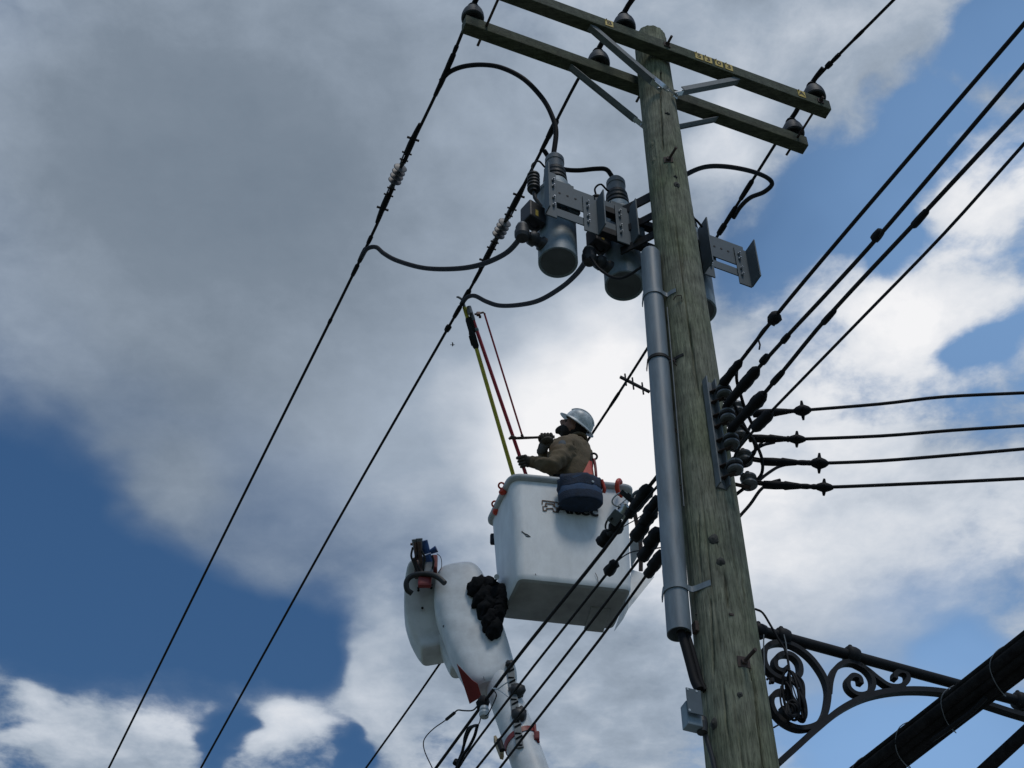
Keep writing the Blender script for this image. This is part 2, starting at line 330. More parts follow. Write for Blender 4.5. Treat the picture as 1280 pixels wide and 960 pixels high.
# ------------------------------------------------------------------ ground under it all
def sheet(name, mat, pts, z):
    me = bpy.data.meshes.new(name); me.from_pydata([(x, y, z) for x, y in pts], [], [tuple(range(len(pts)))]); me.materials.append(mat)
    o = bpy.data.objects.new(name, me); COL.objects.link(o); tag(o, kind='structure'); return o
sheet('ground', M['earth'], [(-3000, -3000), (3000, -3000), (3000, 3000), (-3000, 3000)], 0)
def street(al0, al1, z, name, mat, d0=-150, d1=150):
    P = [POLE + AV * al + DV * dd for al, dd in ((al0, d0), (al1, d0), (al1, d1), (al0, d1))]; return sheet(name, mat, [(p.x, p.y) for p in P], z)
street(.62, 8.6, .004, 'road', M['asphalt'])
mk = street(4.55, 4.67, .008, 'road_marking', M['paint'])
kb = MB(); c0 = POLE + AV * .53 + V((0, 0, .06)); kb.cbox(c0, .16, 300, .13, (AV, DV, UP), .02); tag(kb.build('kerb', M['concrete'], None, c0), kind='structure')
pv = MB(); c1 = POLE + AV * -1.3 + V((0, 0, .055)); pv.box(c1, 3.5, 300, .11, (AV, DV, UP)); tag(pv.build('pavement', M['concrete'], None, c1), kind='structure')

# ------------------------------------------------------------------ the wooden pole
pole = thing('utility_pole', 'tall weathered greenish wooden utility pole carrying two crossarms', 'utility pole', POLE)
TOPZ = 11.86
def build_pole():
    nseg, rows = 200, 520; z0, zm = 0.0, 4.6; zs = list(np.linspace(z0, zm, 30)) + list(np.linspace(zm, TOPZ - .02, rows)); vs = []
    th_cam = math.atan2(-POLE.y, -POLE.x)
    def tz(u, v): p = psurf(u, v); return math.atan2(p.y - POLE.y, p.x - POLE.x), p.z
    cr = []                                                        # checks: (points along the crack, depth, half width)
    for pix, dp, hw in (([(936, 830), (944, 862), (946, 890), (950, 925), (957, 975)], .055, .009), ([(905, 712), (909, 740), (911, 765)], .035, .007), ([(904, 850), (908, 900), (912, 930)], .025, .006),
                        ([(826, 85), (826, 130), (828, 170), (829, 190)], .03, .006), ([(866, 230), (870, 290), (875, 340)], .024, .006), ([(874, 640), (874, 690), (877, 720)], .024, .006),
                        ([(884, 370), (893, 440), (897, 470)], .026, .006), ([(862, 400), (868, 470)], .02, .006), ([(888, 740), (891, 800), (893, 850)], .024, .006), ([(925, 700), (932, 760)], .026, .006), ([(852, 300), (855, 345)], .02, .005)):
        cr.append(([tz(*q) for q in pix], dp, hw))
    rnd = random.Random(3)
    for i in range(46):
        t = rnd.uniform(-math.pi, math.pi); z = rnd.uniform(5, 11.5); cr.append(([(t, z), (t + rnd.uniform(-.05, .05), z - rnd.uniform(.3, 1.1))], rnd.uniform(.004, .010), rnd.uniform(.004, .006)))
    kn = []
    for i in range(14): kn.append((rnd.uniform(-math.pi, math.pi), rnd.uniform(5, 11.3), rnd.uniform(.02, .045), rnd.uniform(.006, .014)))
    ths = np.array([2 * math.pi * k / nseg for k in range(nseg)])
    for z in zs:
        base = prad(z)
        off = np.array([.0045 * mnoise.noise(V((math.cos(t) * 1.6, math.sin(t) * 1.6, z * .5))) + .0022 * mnoise.noise(V((math.cos(t) * 16, math.sin(t) * 16, z * 1.3))) for t in ths])
        for pts, dp, hw in cr:
            za, zb = max(p[1] for p in pts), min(p[1] for p in pts)
            if not zb <= z <= za: continue
            zz = [p[1] for p in pts][::-1]; tt = [p[0] for p in pts][::-1]
            tc_ = np.interp(z, zz, tt) + .012 * mnoise.noise(V((z * 9, dp * 999, 0)))
            dl = np.abs((ths - tc_ + math.pi) % (2 * math.pi) - math.pi) * base
            off -= dp * np.clip(1 - dl / hw, 0, 1) * min(1, (za - z) * 12, (z - zb) * 12)
        for t0, zk, rk, hk in kn:
            if abs(z - zk) > 3 * rk: continue
            dl = np.abs((ths - t0 + math.pi) % (2 * math.pi) - math.pi) * base; q = np.sqrt(dl ** 2 + ((z - zk) * .8) ** 2) / rk
            off += hk * .5 * np.exp(-q ** 2 * 1.1) - hk * .5 * np.exp(-((q - .62) / .16) ** 2)
        if z > TOPZ - .14: off += np.array([.006 * mnoise.noise(V((math.cos(t) * 5, math.sin(t) * 5, z * 9))) for t in ths])
        vs += [(POLE.x + math.cos(t) * (base + o), POLE.y + math.sin(t) * (base + o), z) for t, o in zip(ths, off)]
    m = len(zs); b = MB(); b.add(vs, [(i * nseg + k, i * nseg + (k + 1) % nseg, (i + 1) * nseg + (k + 1) % nseg, (i + 1) * nseg + k) for i in range(m - 1) for k in range(nseg)], True)
    ring = vs[-nseg:]; top = [(POLE.x + (x - POLE.x) * .72, POLE.y + (y - POLE.y) * .72, z + .03 + .02 * mnoise.noise(V((x * 20, y * 20, 0)))) for x, y, z in ring]
    b.add(ring + top + [(POLE.x, POLE.y, TOPZ + .02)], [(k, (k + 1) % nseg, nseg + (k + 1) % nseg, nseg + k) for k in range(nseg)] + [(nseg + k, nseg + (k + 1) % nseg, 2 * nseg) for k in range(nseg)])
    return b.build('shaft', M['pole'], pole, fix=False)
build_pole()
# crossarms
ARM_W, ARM_H, ARM_Z = .092, .118, 11.36
def arm_pt(s, off, z): return POLE + EA * s + ED * off + V((0, 0, z))
arms = {}
for nm, off in (('A', -.172), ('B', .172)):
    b = MB(); c = arm_pt(-.035, off, ARM_Z + ARM_H / 2); b.cbox(c, 2.785, ARM_W, ARM_H, (EA, ED, UP), .006)
    arms[nm] = b.build('crossarm', M['arm'], pole)
    arms[nm]['label'] = 'crossarm with yellow number tags' if nm == 'A' else 'plain crossarm behind the pole'
def text_mesh(name, txt, size, mat, org, X, Y, parent, ext=.0015, bold=.0):
    cu = bpy.data.curves.new(name, 'FONT'); cu.body = txt; cu.size = size; cu.align_x = 'CENTER'; cu.align_y = 'CENTER'; cu.extrude = ext; cu.offset = bold
    t = bpy.data.objects.new(name, cu); COL.objects.link(t); bpy.context.view_layer.update()
    me = bpy.data.meshes.new_from_object(t.evaluated_get(bpy.context.evaluated_depsgraph_get())); bpy.data.objects.remove(t)
    o = bpy.data.objects.new(name, me); COL.objects.link(o); o.parent = parent; Z = X.cross(Y)
    me.materials.clear(); me.materials.append(mat); po = ORG[parent.name]
    me.transform(Matrix(((X.x, Y.x, Z.x, org.x - po.x), (X.y, Y.y, Z.y, org.y - po.y), (X.z, Y.z, Z.z, org.z - po.z), (0, 0, 0, 1)))); ORG[o.name] = po; return o
fa = POLE + ED * (-.172 - ARM_W / 2 - .002)
for (u, v), ch in (((874.5, 74.5), '5'), ((886, 79), '3'), ((899.3, 83.6), '0'), ((912, 89), '3'), ((761.5, 29.5), 'B'), ((1003.3, 122.5), 'A'), ((556, -54), 'C')):
    p = onp(u, v, fa, ED); p.z = ARM_Z + .066
    b = MB(); b.box(p, .062, .004, .082, (EA, ED, UP)); o = b.build('number_tag', M['ytag'], arms['A'])
    text_mesh('numeral', ch, .074, M['ink'], p - ED * .003, EA, UP, arms['A'], .0008, .0008)
    b = MB(); b.cyl(p - ED * .002 + UP * .03 - EA * .024, p - ED * .012 + UP * .03 - EA * .024, .004, n=6); b.build('nail', M['rust'], arms['A'])
# double-arming bolts and pole bolts
for s in (-1.27, 1.27, 0.0):
    b = MB(); b.cyl(arm_pt(s, -.30 if s == 0 else -.26, ARM_Z + .06), arm_pt(s, .30, ARM_Z + .06), .010, n=8)
    for oo in (-.223, .223): b.box(arm_pt(s, oo, ARM_Z + .06), .05, .006, .05, (EA, ED, UP)); b.lathe([(.017, -.008), (.017, .008), (0, .008)], arm_pt(s, oo * 1.03, ARM_Z + .06), ED, 6)
    b.build('arming_bolt', M['rust'], pole)
# flat angle braces from arms to pole
for off, zb in ((-.172, 10.92), (.172, 10.86)):
    for sg in (-1, 1):
        o1 = off - math.copysign(.052, off) * (1 if off > 0 else 1); fo = off - .052 if off < 0 else off + .052
        p0 = arm_pt(sg * .60, off, ARM_Z - .006); p1 = arm_pt(sg * .07, off * .84, zb)
        X = (p1 - p0).normalized(); b = MB(); b.beam(p0, p0 + X * ((p1 - p0).length * .93), .052, .007, ED.cross(X) if False else UP, .002)
        b.box((p0 + p1) / 2 - ED * .025 * (1 if off < 0 else -1) + UP * .018 - X * .02, (p1 - p0).length * .9, .006, .04, (X, ED, X.cross(ED).normalized() * -1))
        b.build('arm_brace', M['galv'], pole)
        e = MB(); e.beam(p0 + X * ((p1 - p0).length * .90), p1 + X * .03, .04, .008, UP, .002); e.lathe([(.012, 0), (.012, .02), (0, .02)], p1, -UP, 6); e.build('brace_end', M['zinc'], pole)
b = MB(); b.ribbon(smooth([psurf(813, 96) + V((0, -.012, 0)), psurf(822, 103) + V((0, -.012, 0)), psurf(832, 111) + V((0, -.010, 0)), psurf(832, 111) + EA * .055 + V((0, .03, .012)), psurf(832, 111) + EA * .10 + V((0, .05, .03))], 4), V((0, -.8, -.6)), .03, .008); b.build('brace_strap', M['zinc'], pole)
def pole_bolt(u, v, mat=M['rust'], ln=.11, sq=.062):
    p = psurf(u, v); n = V((p.x - POLE.x, p.y - POLE.y, 0)).normalized(); T = UP.cross(n); b = MB()
    b.cbox(p + n * .002, sq, .007, sq, (T, n, UP), .002); b.cyl(p, p - DV * ln, .0095, n=8); b.lathe([(.018, .004), (.018, .02), (0, .02)], p, n, 6); b.build('through_bolt', mat, pole)
pole_bolt(835.5, 200); pole_bolt(929.5, 828)
for u, v in ((845, 452), (847, 537), (852, 607), (852, 372)):
    p = psurf(u, v); n = V((p.x - POLE.x, p.y - POLE.y, 0)).normalized(); T = UP.cross(n); b = MB()
    b.tube([p - n * .01, p + n * .018, p + n * .022 - T * .03, p + n * .012 - T * .05 - UP * .02], .0035, 6); b.tube([p - UP * .035 - n * .01, p - UP * .03 + n * .012, p + n * .018], .003, 6); b.build('guard_staple', M['rust'], pole)
M['knot'] = pmat('dark knot wood', (.055, .054, .046), .85, 0, .6, 45, .6, 120)
for u, v, r_, k in ((892, 674, .030, 1.3), (901, 702, .026, 1.1), (844, 221, .018, .8), (846, 231, .026, 1.3), (925, 869, .017, 1.2), (893, 905, .026, 1.5), (834, 142, .026, .5), (826, 91, .008, 1), (871, 768, .008, 1), (872, 786, .018, 1.6)):
    p = psurf(u, v); n = V((p.x - POLE.x, p.y - POLE.y, 0)).normalized(); T = UP.cross(n); b = MB()
    b.ell(p - n * .002, r_ * .85, .011, r_ * .85 * k, (T, n, UP), 18, 10, .3, u * .37); b.ell(p + n * .003, r_ * .35, .010, r_ * .4 * k, (T, n, UP), 12, 8, .3, v * .37)
    b.build('knot', M['knot'], pole)
b = MB(); p = psurf(917, 769); b.box(p, .05, .006, .012, (AV, DV, UP)); b.build('nail_plate', M['rust'], pole)
b = MB(); p = psurf(871, 785); n = V((p.x - POLE.x, p.y - POLE.y, 0)).normalized(); b.cbox(p + n * .008, .04, .02, .06, (UP.cross(n), n, UP), .004); b.build('bark_scab', M['rust'], pole)

# ------------------------------------------------------------------ pin insulators on the arms
INS = [('B', -1.36, 'dark bell insulator on the far left tip of the plain crossarm'), ('B', -.36, 'dark bell insulator on the plain crossarm beside the pole'), ('B', 1.28, 'dark bell insulator at the right tip of the plain crossarm'),
       ('A', -.31, 'dark bell insulator beside the yellow letter B tag'), ('A', 1.27, 'dark bell insulator beside the yellow letter A tag'), ('A', -1.36, 'dark bell insulator beside the yellow letter C tag')]
TOPW = ARM_Z + ARM_H + .245
ins_xy = {}
for nm, s, lb in INS:
    p = arm_pt(s, -.172 if nm == 'A' else .172, ARM_Z + ARM_H); t = thing('pin_insulator', lb, 'insulator', p, 'pin insulators on the crossarms')
    ins_xy[(nm, s)] = p
    b = MB(); b.lathe([(.0, 0), (.028, 0), (.028, .008), (.013, .012), (.013, .10)], p, UP, 12); b.build('pin', M['galv'], t)
    b = MB(); b.lathe([(.016, .085), (.045, .078), (.05, .052), (.074, .040), (.083, .048), (.084, .075), (.081, .105), (.074, .135), (.062, .165), (.046, .190), (.034, .204), (.031, .214), (.038, .224), (.036, .236), (.022, .244), (0, .246)], p, UP, 24); b.build('bell', M['porc'], t)
    b = MB(); b.tube([p + V((0, 0, .218)) + (DV * math.cos(q) + AV * math.sin(q)) * .038 for q in np.linspace(0, 2 * math.pi, 17)], .006, 6); b.tube([p + DV * x + V((0, 0, .248)) for x in (-.16, -.08, 0, .08, .16)], [.014, .02, .021, .02, .014], 8); b.build('tie', M['wire'], t)

# ------------------------------------------------------------------ primary conductors
WZ = TOPW + .005
def straight(pix, z, ext0, ext1, al=None):
    return [ZP(u, v, z) for u, v in pix]
def wire_thing(name, label, cat, pts, r, group=None, n=8, mat=None):
    b = MB(); t = thing(name, label, cat, pts[0], group); b.tube(pts, r, n); b.build('conductor', mat or M['wire'], t); return t
def ext(p, q, l): return q + (q - p).normalized() * l
def sleeve(t, p, q, r, name='sleeve', mat=None, n=10, lump=.0, seed=0):
    b = MB(); k = 9; pts = [p.lerp(q, i / (k - 1)) for i in range(k)]; rr = [r * (.55 + .45 * min(1, i * .9, (k - 1 - i) * .9)) * (1 + lump * mnoise.noise(V((i * 1.7, seed, 0)))) for i in range(k)]
    b.tube(pts, rr, n); return b.build(name, mat or M['black'], t)
def strain(t, c, X, S=1.0):                                        # in-line strain insulator with clevises and dead-end clamps
    Y = X.cross(UP).normalized(); Z = X.cross(Y)
    b = MB(); b.cyl(c - X * .10 * S, c + X * .10 * S, .013, n=10); b.build('core', M['rubber'], t)
    for i in range(4):
        b = MB(); b.lathe([(.013, -.010), (.05, -.004), (.056, 0), (.05, .005), (.013, .012)], c + X * (.036 * (i - 1.5)) * 1.25, X, 20); b.build('shed', M['shed'], t)
    for sg in (-1, 1):
        b = MB(); q = c + X * sg * .10
        b.cyl(q, q + X * sg * .035, .02, n=8)
        for k in (-1, 1): b.beam(q + X * sg * .03 + Y * k * .018, q + X * sg * .13 + Y * k * .018, .008, .03, Z)
        b.cyl(q + X * sg * .05 - Y * .035, q + X * sg * .05 + Y * .035, .008, n=6); b.cyl(q + X * sg * .12 - Y * .04, q + X * sg * .12 + Y * .04, .008, n=6); b.build('clevis', M['rubber'], t)
        b = MB(); b.tube([q + X * sg * x for x in (.10, .13, .22, .27, .36, .42)], [.014, .026, .027, .024, .018, .012], 8)
        b.beam(q + X * sg * .265 - Y * .05, q + X * sg * .265 + Y * .05, .014, .014, X); b.build('dead_end_clamp', M['black'], t)
def IT(nm, s_): return ins_xy[(nm, s_)] + V((0, 0, .251))
def primary(label, pix, ipix, extn, r=.0125):
    pts = [q if isinstance(q, Vector) else ZP(q[0], q[1], WZ) for q in pix]; sm_ = smooth(pts, 4); pts = [ext(pts[1], pts[0], extn[0])] + sm_ + [ext(pts[-2], pts[-1], extn[1])]
    t = wire_thing('power_line', label, 'power line', pts, r, 'high primary power lines on the insulators')
    LINES[t.name] = pts; return t, pts
LINES = {}
tL, _ = primary('outer high power line running from the far tip of the plain crossarm', [IT('A', -1.36), IT('B', -1.36), (553, 100), (497, 218), (455, 315), (300, 628), (135, 962)], None, (30, 30))
cL = ZP(497, 218, WZ); strain(tL, cL, (ZP(520, 170, WZ) - ZP(470, 284, WZ)).normalized())
tM, _ = primary('middle high power line the worker reaches with the yellow stick', [IT('A', -.31), IT('B', -.36), (722, 100), (677, 188), (627, 285), (580, 375), (415, 664), (250, 962)], None, (30, 30))
cM = ZP(627, 286, WZ); strain(tM, cM, (ZP(655, 232, WZ) - ZP(600, 338, WZ)).normalized())
tR, _ = primary('high power line passing behind the pole and the worker helmet', [(1117, 0), IT('A', 1.27), IT('B', 1.28), (900, 290), (800, 450), (735, 550), (555, 822), (456, 962)], None, (30, 30))
cR = ZP(915, 266, WZ)
def knot(t, p, X, r, l, name='tap_clamp', mat=None):
    b = MB(); b.tube([p + X * x * l for x in (-.5, -.4, -.15, .15, .4, .5)], [r * .6, r, r * 1.05, r, r * .9, r * .5], 8); return b.build(name, mat or M['black'], t)
def wclamp(t, u, v, r, l, z=None, u2=None):
    p = ZP(u, v, WZ); best = None
    for a_, b_ in zip(LINES[t.name], LINES[t.name][1:]):
        w = b_ - a_; f = max(0, min(1, (p - a_).dot(w) / w.length_squared)); q = a_ + w * f
        if best is None or (q - p).length < best[0]: best = ((q - p).length, q, w.normalized())
    return knot(t, best[1], best[2], r, l)
for (u, v, r, l) in ((561, 80, .021, .22), (553, 98, .021, .2), (548, 110, .018, .18), (570, 62, .017, .08), (462, 300, .018, .1), (453, 319, .021, .18), (444, 338, .019, .15), (413, 402, .016, .07)): wclamp(tL, u, v, r, l)
for (u, v, r, l) in ((690, 162, .024, .2), (681, 180, .018, .18), (581, 372, .023, .2), (572, 390, .02, .16), (561, 411, .026, .07), (597, 345, .017, .2)): wclamp(tM, u, v, r, l)
for (u, v, r, l) in ((1044, 87, .024, .06), (1052, 78, .018, .1), (1078, 48, .015, .12), (933, 238, .022, .22), (912, 272, .02, .25), (903, 287, .026, .12), (768, 500, .016, .22)): wclamp(tR, u, v, r, l)
# small bar with cross pins on the rear line
t = thing('line_spacer', 'short bar with upright cross pins fixed on the power line beside the grey pipe', 'line fitting', ZP(787, 479, WZ))
p0, p1 = DP(775, 471, depth(ZP(787, 479, WZ))), DP(812, 490, depth(ZP(787, 479, WZ)) + .05); X = (p1 - p0).normalized()
b = MB(); b.beam(p0, p1, .022, .026, UP, .003); b.build('bar', M['wire'], t)
for f in (.18, .43, .76): b = MB(); q = p0.lerp(p1, f); b.cyl(q - UP * .075 + X * .005, q + UP * .075, .008, n=6); b.build('cross_pin', M['wire'], t)

# ------------------------------------------------------------------ the three pole-mounted tanks and their frame
OFFT, OFFF = .47, .27
TZ0 = 9.02; tank_z1 = 0
tanks = [(697.5, 325), (780, 352.5), (870, 378)]
zb_all = [FR(u, v, OFFT).z for u, v in tanks]; ZB = sum(zb_all) / 3 - .06
tlab = ['grey cylindrical switch tank at the free end of the frame, fully in view', 'grey cylindrical switch tank half hidden behind the top of the grey pipe', 'grey cylindrical switch tank mostly hidden behind the wooden pole']
tank_c = []
for ti, ((u, v), lb) in enumerate(zip(tanks, tlab)):
    s = (FR(u, v, OFFT) - POLE).dot(AV); c = POLE + AV * s + DV * OFFT + V((0, 0, ZB)); tank_c.append(c)
    t = thing('switch_tank', lb, 'switch tank', c, 'switch tanks hung on the pole frame')
    b = MB(); b.lathe([(.112, .012), (.122, .002), (.129, .006), (.129, .05), (.1285, .055), (.1285, .70), (.133, .705), (.133, .735), (.120, .76), (.085, .79)], c, UP, 40); b.build('tank', M['greyp'], t)
    b = MB(); b.lathe([(0, .018), (.06, .017), (.118, .012), (.121, .003)], c, UP, 40); b.build('base_plate', M['tankb'], t)
    b = MB(); b.lathe([(.086, .785), (.088, .80), (.088, .85), (.080, .86), (.078, .865)], c, UP, 32); b.build('collar', M['collar'], t)
    b = MB(); pr = [(.07, .86)]
    for k in range(3): h = .868 + k * .05; pr += [(.074, h), (.086 - k * .004, h + .008), (.084 - k * .004, h + .03), (.072, h + .042)]
    pr += [(.06, 1.02)]; b.lathe(pr, c, UP, 32); b.build('bushing', M['rubber'], t)
    b = MB(); b.lathe([(.058, 1.012), (.063, 1.02), (.065, 1.09), (.062, 1.10), (.068, 1.105), (.068, 1.15), (.055, 1.175), (.03, 1.185), (0, 1.187)], c, UP, 28); b.build('bushing_cap', M['cap'], t)
    b = MB(); q = c + V((0, 0, .40)); b.cbox(q + AV * .05 - DV * .15, .07, .07, .10, (AV, DV, UP), .004); b.cbox(q - AV * .04 - DV * .14 + UP * .18, .20, .03, .2, (AV, DV, UP), .004); b.build('mount_lug', M['plate'], t)
    # low side bushing with its terminal, and the sensor box
    q = c + V((0, 0, .10)); e = (-AV * .97 - DV * .22).normalized()
    b = MB(); b.tube([q + e * x for x in (.10, .14, .145, .18, .185, .22, .24)], [.05, .05, .036, .036, .052, .05, .03], 14); b.lathe([(0, -.07), (.04, -.065), (.05, -.04), (.05, .0), (.043, .01), (.043, .045), (.038, .055), (0, .057)], q + e * .29, UP, 18); b.build('side_bushing', M['rubber'], t)
    b = MB(); b.lathe([(.036, .046), (.034, .072), (.026, .08), (0, .082)], q + e * .29, UP, 16); b.build('terminal_cap', M['cap'], t)
    q = c + V((0, 0, .34)) + e * .20; b = MB(); Y = e.cross(UP).normalized(); b.cbox(q, .13, .11, .17, (e, Y, UP), .012); o = b.build('sensor_box', M['rubber'], t)
    b = MB(); sgn = -1 if (Y.dot(EYE - q)) < 0 else 1
    b.box(q + Y * sgn * .056 + e * .01 - UP * .03, .022, .003, .06, (e, Y, UP)); o2 = b.build('yellow_label', M['ytag'], o)
    b = MB(); b.box(q + UP * .088, .1, .09, .01, (e, Y, UP)); b.build('lid', M['cap'], o)
    # arrester standing beside the bushing
    q = c + e * .19 + V((0, 0, .62)); b = MB(); pr = [(.0, 0), (.03, 0)]
    for k in range(5): pr += [(.028, .02 + k * .036), (.044, .03 + k * .036), (.044, .042 + k * .036), (.028, .05 + k * .036)]
    b.lathe(pr + [(.02, .215), (0, .216)], q, UP, 16); b.tube([q + UP * .01, q - UP * .06 - e * .01, q - UP * .12 - e * .06], .014, 8); b.build('arrester', M['rubber'], t)
    if ti == 2: continue
    b = MB(); b.tube(smooth([q + UP * .21, q + UP * .30 + e * .01, q + UP * .40 - e * .05, q + UP * .38 - e * .12, c + V((0, 0, 1.18))], 6), .007, 6); b.build('lead', M['black'], t); b = MB(); b.tube(smooth([q - UP * .28, q - UP * .36 + e * .05, q - UP * .40 + e * .0, q - UP * .32 - e * .06], 6), .007, 6); b.build('lead', M['black'], t)

fr = thing('mounting_frame', 'blue grey steel frame of plates and angles holding the switch tanks to the pole', 'mounting frame', FR(840, 300, OFFF))
def s_of(u, v): return sz(u, v, OFFF)
def fplate(tl, tr, bl, name, holes=True, th=.008, off=OFFF):
    s0, za = sz(*tl, off); s1, zb_ = sz(*tr, off); _, zc_ = sz(*bl, off); zt = (za + zb_) / 2; zl = zt - (za - zc_)
    c = POLE + AV * (s0 + s1) / 2 + DV * off + V((0, 0, (zt + zl) / 2)); b = MB(); b.cbox(c, abs(s1 - s0), th, zt - zl, (AV, DV, UP), .002); o = b.build(name, M['plate'], fr)
    if holes:
        for k in range(4):
            b = MB(); h = POLE + AV * (s0 + (s1 - s0) * (.25 + .17 * k)) + DV * (off - th / 2 - .001) + V((0, 0, (zt + zl) / 2)); b.lathe([(.009, 0), (.009, .0015), (0, .0015)], h, -DV, 10); b.build('bolt_hole', M['ink'], o)
    return s0, s1, zl, zt
fplate((684, 224), (742, 246), (688, 250), 'upper_plate'); fplate((688, 256), (742, 279), (690, 266), 'lower_bar', False)
fplate((744, 247), (772, 257), (745, 258), 'upper_bar', False); fplate((746, 273), (774, 283), (748, 283), 'lower_bar', False)
fplate((878, 291), (928, 309), (884, 318), 'upper_plate'); fplate((884, 323), (926, 337), (888, 333), 'lower_bar', False)
def angle_iron(u0, u1, vt, vb, fin_at, fin=.10, thick=.009, ch=0):  # in-plane flange between pixel columns u0..u1 plus a flange towards the street
    s0, zt = sz(u0, vt, OFFF - .01); s1, _ = sz(u1, vt, OFFF - .01); _, zl = sz((u0 + u1) / 2, vb, OFFF - .01)
    c = POLE + AV * (s0 + s1) / 2 + DV * (OFFF - .011) + V((0, 0, (zt + zl) / 2)); b = MB(); b.cbox(c, s1 - s0, thick, zt - zl, (AV, DV, UP), .002)
    sf = s0 if fin_at < 0 else s1
    c2 = POLE + AV * sf + DV * (OFFF - .016 - fin / 2) + V((0, 0, (zt + zl) / 2)); b.cbox(c2, thick, fin, (zt - zl), (AV, DV, UP), .002)
    o = b.build('angle_iron', M['plate'], fr); n = 0
    for fz_ in (.25, .42, .68, .82):
        q = POLE + AV * ((s0 + s1) / 2 - (s1 - s0) * .22 * fin_at) + DV * (OFFF - .018) + V((0, 0, zl + (zt - zl) * fz_)); b = MB(); b.lathe([(.010, 0), (.010, .010), (.006, .010), (.006, .022), (0, .022)], q, -DV, 6); b.build('hex_bolt', M['zinc'], o)
angle_iron(680, 694, 213, 270, -1, .07); angle_iron(728, 745, 245, 290, 1, .10); angle_iron(768, 785, 256, 303, 1, .10); angle_iron(872, 885, 288, 342, -1, .12); angle_iron(917, 931, 309, 354, 1, .11)
for z, w in ((9.93, .09), (9.72, .07), (9.52, .07)):
    for s0, s1 in ((-.08, -.22), (.08, .30)):
        b = MB(); b.beam(POLE + AV * s0 + DV * .10 + V((0, 0, z)), POLE + AV * s1 + DV * (OFFF + .05) + V((0, 0, z)), .012, w, UP, .002); b.build('strut', M['iron'], fr)
for z in (9.86, 9.62): b = MB(); b.beam(POLE - AV * .40 + DV * (OFFF + .02) + V((0, 0, z)), POLE + AV * .45 + DV * (OFFF + .02) + V((0, 0, z)), .05, .06, UP, .004); b.build('back_beam', M['iron'], fr)
b = MB(); b.tube([FR(696, 250, .3) + V((0, 0, 0)), FR(697, 262, .36)], .02, 8); b.build('hanger', M['plate'], fr)

# jumpers
dT = [depth(c + V((0, 0, 1.17))) for c in tank_c]; dB = [depth(c + V((0, 0, .10)) - AV * .28 - DV * .06) for c in tank_c]
def jumper(label, pix, d0, d1, r=.0185, grp='thick black jumper cables between the lines and the tanks'):
    p = run(pix, d0, d1, 6); b = MB(); b.tube(p, r, 10); return b.build('jumper_cable', M['black'], None, p[0], label, 'cable', grp)
jumper('thick black jumper cable arching from the outer line over to the fully visible tank', [(551, 101), (562, 90), (580, 83), (604, 81), (628, 85), (655, 99), (678, 123), (690, 145), (695, 165), (692, 193)], depth(ZP(552, 100, WZ)), dT[0])
jumper('thick black jumper cable sagging from the outer line to the fully visible tank', [(452, 321), (459, 311), (470, 309), (480, 317), (497, 326), (530, 335), (568, 336), (600, 331), (630, 318), (646, 303), (651, 292)], depth(ZP(453, 320, WZ)), dB[0])
jumper('thick black jumper cable sagging from the stick tip to the second tank', [(579, 377), (585, 371), (594, 370), (608, 377), (625, 382), (650, 381), (675, 375), (702, 359), (720, 343), (731, 328), (735, 317)], depth(ZP(580, 375, WZ)), dB[1])
jumper('short black jumper cable bridging the tops of two switch tanks', [(680, 188), (690, 202), (703, 211), (722, 213), (745, 211), (758, 212), (766, 222)], dT[0] + .25, dT[1], .017)
jumper('thick black jumper cable looping out from behind the pole to the rear line', [(838, 232), (858, 218), (880, 209), (905, 208), (935, 213), (957, 221), (965, 230), (955, 240), (938, 247), (926, 258), (917, 272)], dT[2], depth(ZP(917, 272, WZ)), .0185)
jumper('thin black lead looping below the second tank towards the grey pipe', [(738, 321), (748, 335), (762, 345), (775, 348), (788, 343), (800, 335), (812, 330)], dB[1] - .1, dB[1] - .55, .0095)
jumper('thin dark lead dropping from the frame angle beside the pole', [(862, 268), (866, 272), (871, 276), (878, 284)], dT[2] - .9, dT[2] - .9, .008)

# ------------------------------------------------------------------ grey cable pipe on the pole
def pipe_c(u, v):
    p = onp(u, v, POLE - DV * .08, V((0, 1, 0))); return p
pt, pb = pipe_c(813, 318), pipe_c(849, 793)
px_ = (pt.x + pb.x) / 2; PX = lambda z: V((pb.x + (pt.x - pb.x) * (z - pb.z) / (pt.z - pb.z), (pt.y + pb.y) / 2, z))
pipe = thing('cable_pipe', 'long grey plastic cable pipe strapped upright to the wooden pole', 'pipe', PX(pb.z))
RP = .0605
b = MB(); hs = pt.z - pb.z; k = 60
rings = []
for i in range(k + 1):
    z = pb.z + hs * i / k; c = PX(z) + V((.004 * mnoise.noise(V((z * 1.2, 0, 0))), 0, 0)); rings.append([c + V((math.cos(q) * RP, math.sin(q) * RP, 0)) for q in np.linspace(0, 2 * math.pi, 33)[:-1]])
b.loft(rings, False)
inn = [[c_ for c_ in ((V(p) - PX(pb.z)) * .9 + PX(pb.z) for p in rings[0])]]
b.loft([rings[0], inn[0], [p + UP * .4 for p in inn[0]]], False)
b.loft([rings[-1], [(p - PX(pt.z)) * .8 + PX(pt.z) + UP * .025 for p in rings[-1]], [(p - PX(pt.z)) * .2 + PX(pt.z) + UP * .035 for p in rings[-1]]], False)
b.build('pipe', M['pvc'], pipe)
